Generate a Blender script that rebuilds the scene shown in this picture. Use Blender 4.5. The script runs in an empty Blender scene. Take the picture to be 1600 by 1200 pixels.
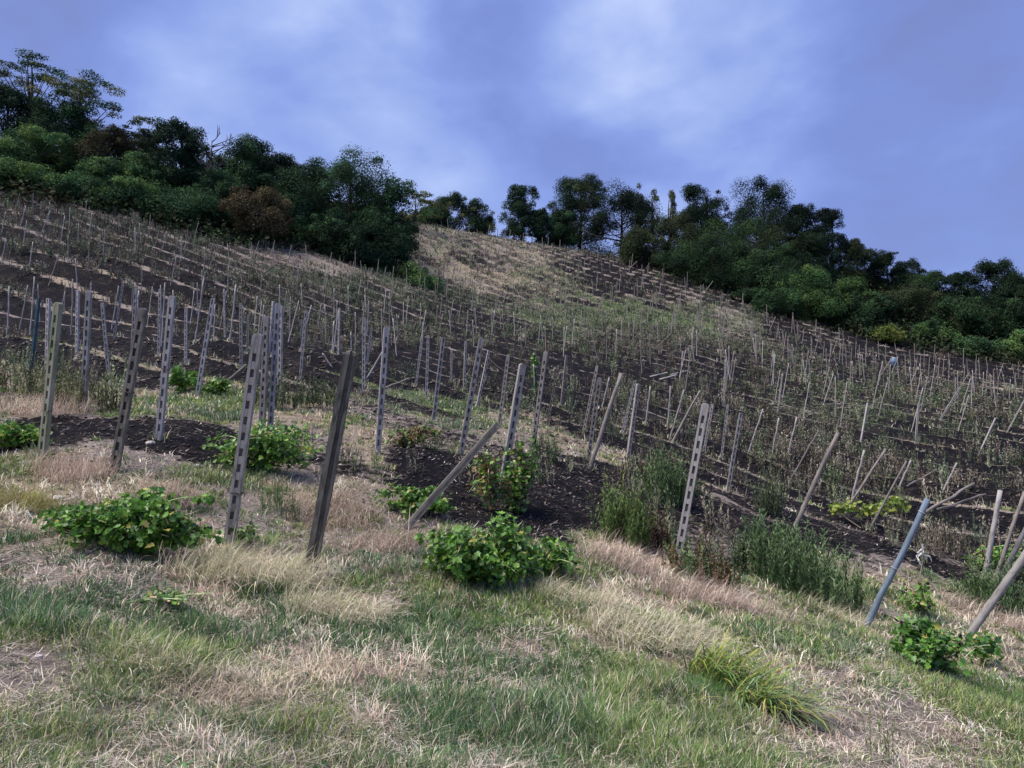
import bpy, math, random
import numpy as np
random.seed(7); RS = np.random.RandomState(11)
S = bpy.context.scene; COL = S.collection
F = 1202.0; PT = math.radians(5); CZ = 1.6          # photo focal length in pixels, camera pitch, camera height

# ------------------------------------------------------------------ terrain
# survey points: where the photo shows ground, with the distance read from post heights
CP=[(800,1200,3.7),(0,1200,3.1),(1600,1200,5.0),(400,1200,3.35),(1200,1200,4.3),
(480,898,7.2),(360,850,7.8),(68,715,9.6),(178,740,9.4),(132,640,13.5),(250,685,11.2),(412,672,13.8),(437,620,16.6),(308,612,16.6),(45,605,16.5),
(590,707,12.7),(720,708,14.6),(780,790,10.8),(831,709,15.4),(920,733,15.6),(1060,872,10),(1350,985,10.0),(1508,1005,10.2),(1137,766,18.5),(1237,834,14),(1330,787,22),
(981,715,19),(680,650,19.7),(567,612,22),(1541,885,17),(1450,850,16.5),
(16,527,28),(365,532,28),(45,480,42),(224,422,52),(522,550,36),(644,562,37),(675,500,62),(100,330,66),(350,385,70),(540,415,76),
(700,358,120),(850,385,118),(1000,420,112),(1200,500,92),(1350,545,86),(1600,582,84),(900,480,86),(1000,520,70),(1050,590,45),(1200,600,50),(1300,620,45),(1100,560,56),
(1500,650,42),(1400,700,32),(1500,740,27),(1600,700,34),(1600,790,21),(800,640,26),(900,620,32),(650,430,88),(1000,660,27),
(100,255,88),(350,320,92),(540,345,100),(-400,300,60),(-400,250,90),(-400,700,9),(2000,620,84),(2000,860,18)]
XTRA=[(-40,160,40),(0,150,36),(30,150,36),(60,130,28),(100,140,24),(0,-5,-1.5),(-6,-4,.2),(8,-5,-3.2),(0,0,-1.55),(-4,1,-.7),(4,2,-2.3),(0,260,38),(-150,200,50),(150,220,20)]
def ray(px,py):
    u=(px-800)/F; v=(600-py)/F
    return np.array([u, math.cos(PT)-v*math.sin(PT), math.sin(PT)+v*math.cos(PT)])
TP=np.array([ray(a,b)*d for a,b,d in CP]+[np.array(p,float) for p in XTRA]); TP[:,2]+=CZ
def _U(r2): return r2*np.log(r2+1e-12)
_n=len(TP); _A=np.zeros((_n+3,_n+3))
_A[:_n,:_n]=_U(((TP[:,None,:2]-TP[None,:,:2])**2).sum(-1))+6.0*np.eye(_n)
_Q=np.c_[np.ones(_n),TP[:,:2]]; _A[:_n,_n:]=_Q; _A[_n:,:_n]=_Q.T
_W=np.linalg.solve(_A,np.r_[TP[:,2],0,0,0])
def base_h(X,Y):
    o=_W[_n]+_W[_n+1]*X+_W[_n+2]*Y
    for i in range(_n): o=o+_W[i]*_U((X-TP[i,0])**2+(Y-TP[i,1])**2)
    r=np.sqrt(X*X+(Y-40)**2); t=np.clip((r-140)/120,0,1); t=t*t*(3-2*t)
    return o*(1-t)+22*t

def _hash(ix,iy,s):
    n=(ix*374761393+iy*668265263+s*1442695041)&0x7fffffff
    n=((n^(n>>13))*1274126177)&0x7fffffff
    return ((n^(n>>16))&0xffff)/65535.0
def vnoise(X,Y,s=0):
    X=np.asarray(X,float);Y=np.asarray(Y,float)
    ix=np.floor(X).astype(np.int64);iy=np.floor(Y).astype(np.int64);fx=X-ix;fy=Y-iy
    fx=fx*fx*(3-2*fx);fy=fy*fy*(3-2*fy)
    a=_hash(ix,iy,s);b=_hash(ix+1,iy,s);c=_hash(ix,iy+1,s);d=_hash(ix+1,iy+1,s)
    return (a+(b-a)*fx)*(1-fy)+(c+(d-c)*fx)*fy
def fbm(X,Y,sc,s=0,o=4):
    t=0;a=1;w=0
    for k in range(o):
        t=t+a*vnoise(X*sc*2**k+17.3*k,Y*sc*2**k-9.1*k,s+k); w+=a; a*=.55
    return t/w
# rows of the vineyard: a coordinate across them (they curve a little round the hill)
_gx=np.linspace(-200,200,401)
_gm=np.interp(_gx,[-40,-18,-6,0,20,45,90],[.45,.5,.7,.85,.85,.6,.5]); _gi=np.cumsum(_gm); _gi-=_gi[200]
def rowv(X,Y): return (Y+np.interp(X,_gx,_gi))*.78
def rowphase(X,Y):
    v=rowv(X,Y)/2.5+.35*(fbm(X,Y,.12,50,2)-.5)
    return v-np.floor(v)
def sstep(a,b,x):
    t=np.clip((x-a)/(b-a),0,1); return t*t*(3-2*t)

# what covers the ground: (photo px, py) -> burnt, green, weeds, weeds that are green, straw
CV=[(100,1150,0,.55,0,0,.25),(300,1070,0,.3,0,0,.75),(170,1040,0,.6,0,0,.5),(40,1040,0,.1,0,0,.1),(500,1150,0,.45,0,0,.35),(700,1000,0,.75,0,0,.15),(640,1050,0,.2,0,0,.55),(800,1150,0,.45,0,0,.3),
(950,1080,0,.75,0,0,.15),(1060,1050,0,.95,0,0,.1),(1350,1130,0,.0,0,0,.15),(1270,1080,0,.05,0,0,.1),(1450,1180,0,.0,0,0,.2),(1560,1190,0,.5,0,0,.3),(1150,980,0,.4,0,0,.7),(1000,960,0,.25,0,0,.9),(1080,990,0,.3,0,0,.9),
(900,920,0,.35,0,0,.7),(1000,880,0,.15,0,0,.9),(1120,930,0,.1,0,0,.95),(850,960,0,.85,0,0,.1),(750,960,0,.9,0,0,.1),(520,940,0,.5,0,0,.8),(400,885,0,.35,0,0,1),(300,970,0,.9,0,0,.15),(450,960,0,.7,0,0,.3),(100,930,0,.75,0,0,.25),
(30,960,0,.7,0,0,.2),(50,860,0,.35,0,0,.5),(150,880,0,.3,0,0,.3),(200,760,0,.1,0,0,.95),(100,740,0,.1,0,0,.9),(20,760,0,.5,0,0,.7),(60,640,0,.1,.2,.5,.9),(20,600,0,.4,.6,.8,.4),(520,790,0,.1,0,0,.9),(470,760,0,.15,0,0,.85),
(400,800,0,.05,0,0,.1),(560,840,0,.35,0,0,.4),(620,900,0,.7,0,0,.2),(350,740,0,.45,0,0,.3),(280,740,0,.4,0,0,.3),(600,790,.3,.4,0,0,.4),(1300,960,0,.35,0,0,.8),(1220,960,0,.5,0,0,.6),(1400,990,0,.5,0,0,.5),(1500,1080,0,.9,0,0,.1),
(1580,1110,0,.7,0,0,.2),(1570,970,0,.3,0,0,.9),(1480,930,0,.4,.1,.5,.6),(1250,1000,0,.6,0,0,.2),(1300,1040,0,.5,0,0,.2),
(120,670,1,0,0,0,0),(200,680,1,0,0,0,0),(290,700,1,0,0,0,0),(330,680,.8,.1,0,0,.1),(90,650,.8,0,0,0,.3),(200,640,0,.6,.05,.8,.35),(300,640,0,.7,.05,.8,.35),(370,640,0,.6,.05,.8,.4),(180,725,.2,.1,0,0,.2),
(520,670,.1,.2,.05,.2,.6),(540,700,.3,.1,.05,0,.4),(500,710,.6,.1,.1,0,.2),(620,680,.5,.1,.1,.3,.2),(640,720,.85,0,.15,0,.05),(700,760,.9,0,.15,0,.05),(850,800,.95,0,.3,.1,0),(900,780,.9,0,.3,.1,.1),(740,660,.2,.6,.1,.6,.4),(640,640,.3,.6,.1,.6,.3),(680,625,.0,.8,.05,.8,.4),
(820,660,.1,.5,.1,.6,.4),(870,690,.15,.1,.1,.1,.5),(930,750,.75,0,.5,.1,.1),(1000,800,.7,.1,.7,.2,.1),(1120,800,.8,0,.5,.1,.1),(1180,790,.6,0,.3,.1,.1),(1120,860,.5,.2,.6,.2,.2),(1300,840,.8,0,.6,.1,.1),(1400,860,.7,0,.4,.1,.1),(1480,900,.85,0,.3,.1,.1),
(1500,820,.7,0,.7,.2,.1),(1580,850,.7,.1,.7,.2,.1),(1200,720,.35,.1,.9,.1,.1),(1350,740,.4,.1,.9,.1,.1),(1450,760,.5,.1,.8,.1,.1),(1080,690,.45,.1,.8,.1,.1),(960,660,.5,.2,.6,.3,.1),(880,640,.6,.2,.6,.3,.1),
(50,560,.8,.1,.2,.4,.0),(20,500,1,0,.15,0,0),(150,520,1,0,.1,0,0),(250,560,.9,.1,.1,0,0),(350,540,1,0,.1,0,0),(120,470,.95,0,.3,0,.0),(300,470,.7,0,.6,0,.1),(450,550,.9,.1,.3,.1,0),(550,560,.9,0,.3,.1,0),(620,590,.6,.2,.4,.3,.1),(480,490,.55,.1,.9,.1,.1),
(700,570,.85,0,.35,.1,0),(780,590,.8,.1,.4,.2,0),(60,400,.35,.1,.95,.15,.1),(150,370,.3,.1,.95,.15,.2),(250,420,.35,.1,.9,.1,.2),(20,440,.5,.1,.8,.1,.2),(350,440,.35,.1,1,.1,.1),(450,430,.2,.2,1,.3,.1),(550,450,.2,.3,1,.6,.1),(600,500,.4,.2,.9,.2,.1),
(630,440,.1,.5,.9,.8,.1),(680,460,.3,.5,.8,.9,.1),(740,500,.7,.1,.4,.3,.2),(800,520,.6,.2,.5,.4,.2),(700,380,.15,.4,.5,.4,.35),(740,400,.3,.45,.5,.4,.3),(800,400,.2,.3,.6,.4,.4),(760,440,.2,.3,.6,.5,.5),(850,430,.2,.5,.7,.6,.5),(840,500,.1,.6,.7,.9,.4),(900,450,.3,.5,.7,.6,.3),
(950,430,.6,.1,.6,.1,.1),(1050,450,.4,.3,.7,.3,.2),(950,490,.1,.7,.7,.7,.4),(900,530,.1,.7,.8,.8,.2),(950,540,.4,.1,1,.0,.1),(1050,540,.3,.1,1,.05,.1),(1130,560,.5,.1,.8,.1,.1),(1050,500,.1,.6,.8,.6,.2),(1150,510,.2,.5,.8,.5,.2),(1000,580,.8,.1,.4,.1,.1),
(900,570,.8,0,.3,.1,.1),(1100,590,.7,.1,.4,.2,.3),(1200,560,.5,.2,.7,.3,.2),(1250,530,.5,.2,.5,.2,.2),(1300,580,.8,.1,.3,.3,.1),(1400,570,.8,.1,.3,.2,.2),(1350,610,.5,.4,.6,.6,.1),(1300,640,.2,.5,.8,.6,.1),(1400,660,.25,.6,.8,.8,.2),(1500,620,.3,.4,.4,.3,.8),
(1570,650,.3,.4,.4,.3,.7),(1500,690,.35,.5,.6,.6,.4),(1580,720,.6,.1,.5,.2,.3),(1550,600,.4,.3,.3,.3,.5),(1250,670,.4,.1,.9,.1,.1),(1450,590,.5,.3,.3,.3,.4),(1590,590,.7,.1,.3,.2,.2),(1030,640,.6,.1,.6,.1,.1),(1150,640,.6,.1,.7,.1,.1),
(500,410,.1,.1,.3,.5,.2),(700,300,.2,.5,.1,.5,0),(200,250,.2,.6,.1,.5,0),(1300,420,.1,.5,.3,.5,.6),(1400,450,.1,.6,.3,.5,.1),(1000,380,.2,.5,.1,.5,.1)]

def at(px,py,H=None):
    """point of the hillside under a photo pixel"""
    r=ray(px,py); t=np.geomspace(2.2,190,900)
    z=(H or hh)(r[0]*t,r[1]*t); d=CZ+r[2]*t-z
    k=np.argmax(d<0) if (d<0).any() else int(np.argmin(d))
    if k>0 and d[k]<0:
        a=d[k-1]/(d[k-1]-d[k]); tt=t[k-1]+(t[k]-t[k-1])*a
    else: tt=t[k]
    return np.array([r[0]*tt,r[1]*tt,CZ+r[2]*tt])
_cp=np.array([at(a,b,base_h) for a,b,*_ in CV]); CVV=np.array([c[2:] for c in CV])
def _lp(X,Y):
    return np.arctan2(X,np.maximum(Y,.5))*2.2, np.log(np.sqrt(X*X+Y*Y)+.6)*1.6
_cu,_cl=_lp(_cp[:,0],_cp[:,1])
def cover(X,Y):
    X=np.asarray(X,float);Y=np.asarray(Y,float);sh=X.shape;X=X.ravel();Y=Y.ravel()
    wx=X+(fbm(X,Y,.35,31,3)-.5)*.12*Y+(fbm(X,Y,1.6,33,3)-.5)*.07*Y; wy=Y+(fbm(X,Y,.35,37,3)-.5)*.16*Y+(fbm(X,Y,1.6,39,3)-.5)*.09*Y
    u,l=_lp(wx,wy); out=np.zeros((len(X),5));ws=np.zeros(len(X))
    for i in range(len(_cu)):
        w=1/((u-_cu[i])**2+(l-_cl[i])**2+2e-4)**2.2
        ws+=w; out+=w[:,None]*CVV[i]
    out/=ws[:,None]
    return out.T.reshape((5,)+sh)
def hh(X,Y):
    """ground height with mounds, tussocks and the small banks of the rows"""
    X=np.asarray(X,float);Y=np.asarray(Y,float)
    z=base_h(X,Y); r=np.sqrt(X*X+Y*Y)
    z=z+(fbm(X,Y,.55,3,3)-.5)*.28*sstep(1,5,r)+(fbm(X,Y,2.6,5,3)-.5)*.10
    p=rowphase(X,Y); k=sstep(15,26,r)*(1-sstep(125,140,r))
    return z+k*(.11*np.cos(2*np.pi*p)-.03)

# ------------------------------------------------------------------ helpers
def link(o,parent=None):
    COL.objects.link(o)
    if parent is not None: o.parent=parent
    return o
def tag(o,label=None,cat=None,group=None,kind=None):
    if label: o['label']=label
    if cat: o['category']=cat
    if group: o['group']=group
    if kind: o['kind']=kind
    return o
def np_mesh(name,V,faces,mat,col=None,smooth=False):
    """faces: list of int arrays (n,k)"""
    V=np.ascontiguousarray(V,np.float32); me=bpy.data.meshes.new(name)
    faces=[np.asarray(f,np.int32) for f in faces if len(f)]
    me.vertices.add(len(V)); me.vertices.foreach_set('co',V.ravel())
    nl=sum(f.size for f in faces); nf=sum(len(f) for f in faces)
    me.loops.add(nl); me.polygons.add(nf)
    me.loops.foreach_set('vertex_index',np.concatenate([f.ravel() for f in faces]))
    st=[];o=0
    for f in faces:
        st.append(o+np.arange(len(f))*f.shape[1]); o+=f.size
    me.polygons.foreach_set('loop_start',np.concatenate(st).astype(np.int32))
    if smooth: me.polygons.foreach_set('use_smooth',np.ones(nf,bool))
    if col is not None:
        a=me.color_attributes.new('col','FLOAT_COLOR','POINT')
        c=np.ones((len(V),4),np.float32); c[:,:col.shape[1]]=col; a.data.foreach_set('color',c.ravel())
    me.update(calc_edges=True); me.materials.append(mat)
    return me
def mobj(name,me,parent=None): return link(bpy.data.objects.new(name,me),parent)
def empty(name,loc,rz=0):
    o=bpy.data.objects.new(name,None); o.location=[float(c) for c in loc]; o.rotation_euler=(0,0,rz); o.empty_display_size=.3
    return link(o)
class MB:
    def __init__(s): s.v=[];s.f=[];s.c=[];s.n=0
    def add(s,V,Fs,c=(1,1,1)):
        V=np.asarray(V,float); s.v.append(V); s.f+= [[i+s.n for i in f] for f in Fs]; s.n+=len(V)
        c=np.asarray(c,float); s.c.append(np.tile(c,(len(V),1)) if c.ndim==1 else c)
    def box(s,a,b,c=(1,1,1)):
        x0,y0,z0=a;x1,y1,z1=b
        s.add([(x0,y0,z0),(x1,y0,z0),(x1,y1,z0),(x0,y1,z0),(x0,y0,z1),(x1,y0,z1),(x1,y1,z1),(x0,y1,z1)],
              [(3,2,1,0),(4,5,6,7),(0,1,5,4),(1,2,6,5),(2,3,7,6),(3,0,4,7)],c)
    def tube(s,pts,rad,n=7,c=(1,1,1),cap=True):
        pts=np.asarray(pts,float); V=[]
        for i,p in enumerate(pts):
            t=pts[min(i+1,len(pts)-1)]-pts[max(i-1,0)]; t=t/(np.linalg.norm(t)+1e-9)
            a=np.cross(t,(0,1,.03) if abs(t[1])<.9 else (1,0,0)); a/=np.linalg.norm(a); b=np.cross(t,a)
            for k in range(n):
                q=2*math.pi*k/n; V.append(p+rad[i]*(a*math.cos(q)+b*math.sin(q)))
        Fs=[(i*n+k,i*n+(k+1)%n,(i+1)*n+(k+1)%n,(i+1)*n+k) for i in range(len(pts)-1) for k in range(n)]
        if cap: Fs+=[tuple(range(n))[::-1],tuple((len(pts)-1)*n+k for k in range(n))]
        s.add(V,Fs,c)
    def mesh(s,name,mat,smooth=False):
        me=bpy.data.meshes.new(name); V=np.concatenate(s.v); me.from_pydata(V.tolist(),[],s.f)
        a=me.color_attributes.new('col','FLOAT_COLOR','POINT'); c=np.ones((len(V),4),np.float32); c[:,:3]=np.concatenate(s.c)
        a.data.foreach_set('color',c.ravel()); me.materials.append(mat)
        if smooth: me.polygons.foreach_set('use_smooth',np.ones(len(me.polygons),bool))
        me.update(); return me

# ------------------------------------------------------------------ materials
def nmat(name,rough=.8,spec=.25):
    m=bpy.data.materials.new(name); m.use_nodes=True; nt=m.node_tree; b=nt.nodes['Principled BSDF']
    b.inputs['Roughness'].default_value=rough; b.inputs['Specular IOR Level'].default_value=spec
    return m,nt,b
def N(nt,t,**k):
    n=nt.nodes.new(t)
    for a,v in k.items(): setattr(n,a,v)
    return n
def col_mat(name,rough=.8,spec=.25,noise=8.,amt=.35,transl=0.):
    """base colour from the mesh's own colours, broken up by noise"""
    m,nt,b=nmat(name,rough,spec); L=nt.links.new
    a=N(nt,'ShaderNodeAttribute',attribute_name='col'); t=N(nt,'ShaderNodeTexCoord'); z=N(nt,'ShaderNodeTexNoise')
    z.inputs['Scale'].default_value=noise; z.inputs['Detail'].default_value=3; L(t.outputs['Object'],z.inputs['Vector'])
    r=N(nt,'ShaderNodeMapRange'); r.inputs[1].default_value=.3; r.inputs[2].default_value=.7; r.inputs[3].default_value=1-amt; r.inputs[4].default_value=1+amt
    L(z.outputs['Fac'],r.inputs[0]); x=N(nt,'ShaderNodeVectorMath',operation='SCALE'); L(a.outputs['Color'],x.inputs[0]); L(r.outputs[0],x.inputs['Scale'])
    L(x.outputs[0],b.inputs['Base Color'])
    if transl:
        o=nt.nodes['Material Output']; tr=N(nt,'ShaderNodeBsdfTranslucent'); L(x.outputs[0],tr.inputs['Color']); mx=N(nt,'ShaderNodeMixShader')
        mx.inputs[0].default_value=transl; L(b.outputs[0],mx.inputs[1]); L(tr.outputs[0],mx.inputs[2]); L(mx.outputs[0],o.inputs['Surface'])
    return m
M_LEAF=col_mat('tree_foliage',.8,.05,.6,.3,.15)
M_BROAD=col_mat('vine_leaf',.42,.45,6,.25,.25)
M_GRASS=col_mat('grass_blades',.7,.15,1.2,.2,.18)
M_WEED=col_mat('dry_weed',.85,.1,.5,.3)
M_BARK=col_mat('bark',.9,.1,4,.4)
M_ROCK=col_mat('limestone',.85,.2,14,.25)
M_PLAST=col_mat('plastic_scrap',.5,.4,10,.1)
def post_mat(name,rough,c1,c2,c3,sc):
    m,nt,b=nmat(name,rough,.2); L=nt.links.new; t=N(nt,'ShaderNodeTexCoord'); oi=N(nt,'ShaderNodeObjectInfo')
    mp=N(nt,'ShaderNodeMapping'); mp.inputs['Scale'].default_value=(1,1,.22); L(t.outputs['Object'],mp.inputs[0])
    ad=N(nt,'ShaderNodeVectorMath',operation='ADD'); L(mp.outputs[0],ad.inputs[0]); L(oi.outputs['Random'],ad.inputs[1])
    z=N(nt,'ShaderNodeTexNoise'); z.inputs['Scale'].default_value=sc; z.inputs['Detail'].default_value=6; z.inputs['Roughness'].default_value=.7; L(ad.outputs[0],z.inputs['Vector'])
    r=N(nt,'ShaderNodeValToRGB'); e=r.color_ramp.elements; e[0].position=.3; e[0].color=(*c3,1); e[1].position=.72; e[1].color=(*c1,1); k=e.new(.5); k.color=(*c2,1)
    L(z.outputs['Fac'],r.inputs[0]); a=N(nt,'ShaderNodeAttribute',attribute_name='col')
    x=N(nt,'ShaderNodeVectorMath',operation='MULTIPLY'); L(r.outputs[0],x.inputs[0]); L(a.outputs['Color'],x.inputs[1])
    mr=N(nt,'ShaderNodeMapRange'); mr.inputs[3].default_value=.72; mr.inputs[4].default_value=1.12; L(oi.outputs['Random'],mr.inputs[0])
    x2=N(nt,'ShaderNodeVectorMath',operation='SCALE'); L(x.outputs[0],x2.inputs[0]); L(mr.outputs[0],x2.inputs['Scale']); L(x2.outputs[0],b.inputs['Base Color'])
    bp=N(nt,'ShaderNodeBump'); bp.inputs['Strength'].default_value=.5; bp.inputs['Distance'].default_value=.01; L(z.outputs['Fac'],bp.inputs['Height']); L(bp.outputs[0],b.inputs['Normal'])
    return m
M_CONC=post_mat('weathered_concrete',.85,(.44,.42,.41),(.34,.325,.315),(.14,.135,.12),18)
M_DARK=post_mat('lichened_old_concrete',.9,(.26,.245,.21),(.17,.16,.135),(.045,.042,.036),26)
M_WOOD=post_mat('grey_bare_wood',.85,(.30,.27,.25),(.21,.19,.175),(.09,.08,.07),22)
M_BLUE=post_mat('faded_blue_paint',.55,(.19,.25,.31),(.13,.175,.23),(.10,.115,.13),20)
M_TEAL=post_mat('dark_teal_paint',.5,(.05,.11,.14),(.035,.08,.11),(.03,.05,.06),20)
M_MOSS=post_mat('mossy_concrete',.9,(.30,.29,.25),(.20,.21,.15),(.07,.10,.035),9)
M_WIRE=post_mat('rusty_wire',.6,(.12,.1,.09),(.09,.07,.06),(.05,.035,.03),20)

def ground_mat():
    m,nt,b=nmat('hillside_ground',.95,.08); L=nt.links.new
    a=N(nt,'ShaderNodeAttribute',attribute_name='cov'); sp=N(nt,'ShaderNodeSeparateColor'); L(a.outputs['Color'],sp.inputs[0])   # burnt, green, straw
    t=N(nt,'ShaderNodeTexCoord')
    def noise(sc,det=5,ro=.6,st=None):
        z=N(nt,'ShaderNodeTexNoise'); z.inputs['Scale'].default_value=sc; z.inputs['Detail'].default_value=det; z.inputs['Roughness'].default_value=ro
        if st:
            mp=N(nt,'ShaderNodeMapping'); mp.inputs['Rotation'].default_value=(0,0,st[0]); mp.inputs['Scale'].default_value=st[1]; L(t.outputs['Object'],mp.inputs[0]); L(mp.outputs[0],z.inputs['Vector'])
        else: L(t.outputs['Object'],z.inputs['Vector'])
        return z.outputs['Fac']
    def ramp(f,els):
        r=N(nt,'ShaderNodeValToRGB'); e=r.color_ramp.elements
        e[0].position=els[0][0];e[0].color=(*els[0][1],1);e[1].position=els[-1][0];e[1].color=(*els[-1][1],1)
        for p,c in els[1:-1]: k=e.new(p);k.color=(*c,1)
        L(f,r.inputs[0]); return r.outputs[0]
    def mix(f,A,B):
        x=N(nt,'ShaderNodeMix',data_type='RGBA'); L(f,x.inputs[0]); L(A,x.inputs[6]); L(B,x.inputs[7]); return x.outputs[2]
    def thr(v,nz,k=.8,lo=.42,hi=.58):
        ad=N(nt,'ShaderNodeMath',operation='MULTIPLY_ADD'); L(nz,ad.inputs[0]); ad.inputs[1].default_value=k; ad.inputs[2].default_value=-k/2
        s=N(nt,'ShaderNodeMath',operation='ADD'); L(v,s.inputs[0]); L(ad.outputs[0],s.inputs[1])
        r=N(nt,'ShaderNodeMapRange',interpolation_type='SMOOTHSTEP'); r.inputs[1].default_value=lo; r.inputs[2].default_value=hi; L(s.outputs[0],r.inputs[0]); return r.outputs[0]
    fine=noise(28,8,.75); mid=noise(5,6,.65); big=noise(1.1,5,.6)
    soil=mix(big,ramp(fine,[(.3,(.06,.05,.045)),(.5,(.13,.11,.10)),(.7,(.30,.26,.235))]),ramp(fine,[(.3,(.13,.11,.10)),(.5,(.29,.25,.225)),(.7,(.52,.46,.42))]))
    thatch=ramp(fine,[(.3,(.12,.095,.07)),(.5,(.27,.225,.165)),(.7,(.44,.37,.27))])
    green=ramp(fine,[(.3,(.035,.055,.025)),(.5,(.08,.115,.05)),(.7,(.17,.21,.09))])
    char=mix(thr(big,mid,1.4,.45,.8),ramp(fine,[(.35,(.003,.003,.004)),(.55,(.007,.007,.010)),(.70,(.03,.027,.028)),(.8,(.13,.115,.11))]),ramp(fine,[(.3,(.008,.007,.008)),(.50,(.022,.019,.018)),(.62,(.07,.058,.052)),(.76,(.24,.21,.19))]))
    c=mix(thr(sp.outputs[2],mid,.8,.2,.6),soil,thatch); c=mix(thr(sp.outputs[1],mid,.8,.35,.75),c,green); c=mix(thr(sp.outputs[0],mid,1.5,.34,.64),c,char)
    L(c,b.inputs['Base Color'])
    bp=N(nt,'ShaderNodeBump'); bp.inputs['Strength'].default_value=.8; bp.inputs['Distance'].default_value=.04; L(fine,bp.inputs['Height']); L(bp.outputs[0],b.inputs['Normal'])
    return m
M_GROUND=ground_mat()

# ------------------------------------------------------------------ ground sheet
def graded(lo,hi,c,s,n):
    a=math.asinh((lo-c)/s);b=math.asinh((hi-c)/s); return c+s*np.sinh(np.linspace(a,b,n))
GX=graded(-500,500,0,7,620); GY=graded(-60,700,6,9,720)
X,Y=np.meshgrid(GX,GY); Z=hh(X,Y)
def row_cover(X,Y,C):
    """burnt strips follow the rows; paler strips lie between them"""
    p=rowphase(X,Y); r=np.sqrt(X*X+Y*Y); far=sstep(14,22,r)
    q=(p-.30)%1.0; stripe=sstep(.0,.08,q)*(1-sstep(.68,.80,q))                 # 1 in the burnt part of a row
    burn=C[0]; pn=fbm(X,Y,.3,71,3); ff=.62*sstep(55,90,r); burn=np.clip(burn*(1+.35*sstep(16,24,r)),0,1.15)+.10*sstep(40,60,r)
    bb=burn*(1-far)+far*np.clip((burn+.12*(1-ff))*((.14+1.26*stripe)*(1-ff)+ff*(.62+.55*stripe))+(pn-.5)*(.9+1.3*ff)*burn+(fbm(X,Y,1.1,75,2)-.5)*.5*ff*burn,0,1)
    straw=np.clip(C[4]+far*(1-stripe)*.85*(1-.35*sstep(60,90,r))*(1-.85*C[2])*sstep(.40,.64,fbm(X,Y,.22,81,3)),0,1)
    return bb,np.clip(C[1]+.12*sstep(26,45,r)*(1-sstep(.2,.6,burn)),0,1),straw
C=cover(X,Y); bb,gg,ss=row_cover(X,Y,C)
rr=np.sqrt(X*X+Y*Y)
n1=(fbm(X,Y,1.5,91,4)-.5); gg=np.clip(gg+n1*np.where(rr<16,1.8,.7),0,1); ss=np.clip(ss+(fbm(X,Y,.8,97,4)-.5)*.8,0,1)
ny,nx=X.shape; idx=np.arange(ny*nx).reshape(ny,nx)
fc=np.stack([idx[:-1,:-1],idx[:-1,1:],idx[1:,1:],idx[1:,:-1]],-1).reshape(-1,4)
me=np_mesh('hillside',np.stack([X,Y,Z],-1).reshape(-1,3),[fc],M_GROUND,None,True)
a=me.color_attributes.new('cov','FLOAT_COLOR','POINT'); cc=np.ones((ny*nx,4),np.float32); cc[:,0]=bb.ravel();cc[:,1]=gg.ravel();cc[:,2]=ss.ravel(); a.data.foreach_set('color',cc.ravel())
tag(mobj('hillside',me),kind='structure')

# ------------------------------------------------------------------ blades (grass, straw, weeds)
def blades(P,az,tilt,ln,w,bend,colr):
    """P roots; az/tilt of the first half, bend adds to tilt of the second half; -> V,F4,F3,C"""
    n=len(P); d1=np.stack([np.cos(az)*np.sin(tilt),np.sin(az)*np.sin(tilt),np.cos(tilt)],-1)
    t2=tilt+bend; d2=np.stack([np.cos(az)*np.sin(t2),np.sin(az)*np.sin(t2),np.cos(t2)],-1)
    q=az+np.pi/2+RS.uniform(-.9,.9,n); s=np.stack([np.cos(q),np.sin(q),np.zeros(n)],-1)*(w/2)[:,None]
    m=P+d1*(ln*.5)[:,None]; e=m+d2*(ln*.5)[:,None]
    V=np.stack([P-s,P+s,m-s*.8,m+s*.8,e],1).reshape(-1,3); k=np.arange(n)*5
    return V,np.stack([k,k+1,k+3,k+2],-1),np.stack([k+2,k+3,k+4],-1),np.repeat(colr,5,0)
def join(parts):
    V=[];A=[];B=[];Cc=[];o=0
    for v,a4,a3,c in parts:
        V.append(v);A.append(a4+o);B.append(a3+o);Cc.append(c);o+=len(v)
    return np.concatenate(V),[np.concatenate(A),np.concatenate(B)],np.concatenate(Cc)
def pal(cs,n,i=None,j=.18):
    cs=np.array(cs,float); i=RS.randint(0,len(cs),n) if i is None else i
    return cs[i]*RS.uniform(1-j,1+j,(n,1))*RS.uniform(.94,1.06,(n,3))
GREENS=[(.10,.19,.07),(.085,.17,.08),(.14,.23,.08),(.24,.31,.10),(.14,.22,.115)]
STRAWS=[(.70,.64,.47),(.58,.51,.37),(.56,.44,.36),(.80,.75,.60),(.36,.30,.22)]
THATCH=[(.46,.40,.34),(.30,.26,.22),(.62,.55,.46),(.16,.13,.115),(.74,.68,.59)]

nt_=46000                                                        # tussocks
ang=RS.uniform(-.84,.84,nt_); dd=np.exp(RS.uniform(math.log(2.7),math.log(30),nt_)); tx=np.sin(ang)*dd; ty=np.cos(ang)*dd
Cf=cover(tx,ty); pg=(fbm(tx,ty,1.5,91,4)-.5); g=np.clip(Cf[1]+.10+pg*2.2,0,1); st=np.clip(Cf[4]+(fbm(tx,ty,.8,97,4)-.5)*.8-pg*1.3,0,1)
bl,_,_=row_cover(tx,ty,Cf); far=sstep(12,20,dd)
u=RS.uniform(0,1,nt_); isg=u<g*1.0+.10; iss=(~isg)&(RS.uniform(0,1,nt_)<st*.5+.05)
keep=(RS.uniform(0,1,nt_)>bl*1.5)&(isg|iss); tx,ty,dd,isg,g,st=[q[keep] for q in(tx,ty,dd,isg,g,st)]; far=far[keep]
nt_=len(tx); nb=np.where(isg,17,10); ti=np.repeat(np.arange(nt_),nb); n=len(ti)
size=.55+.9*fbm(tx,ty,1.7,13,3)
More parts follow.
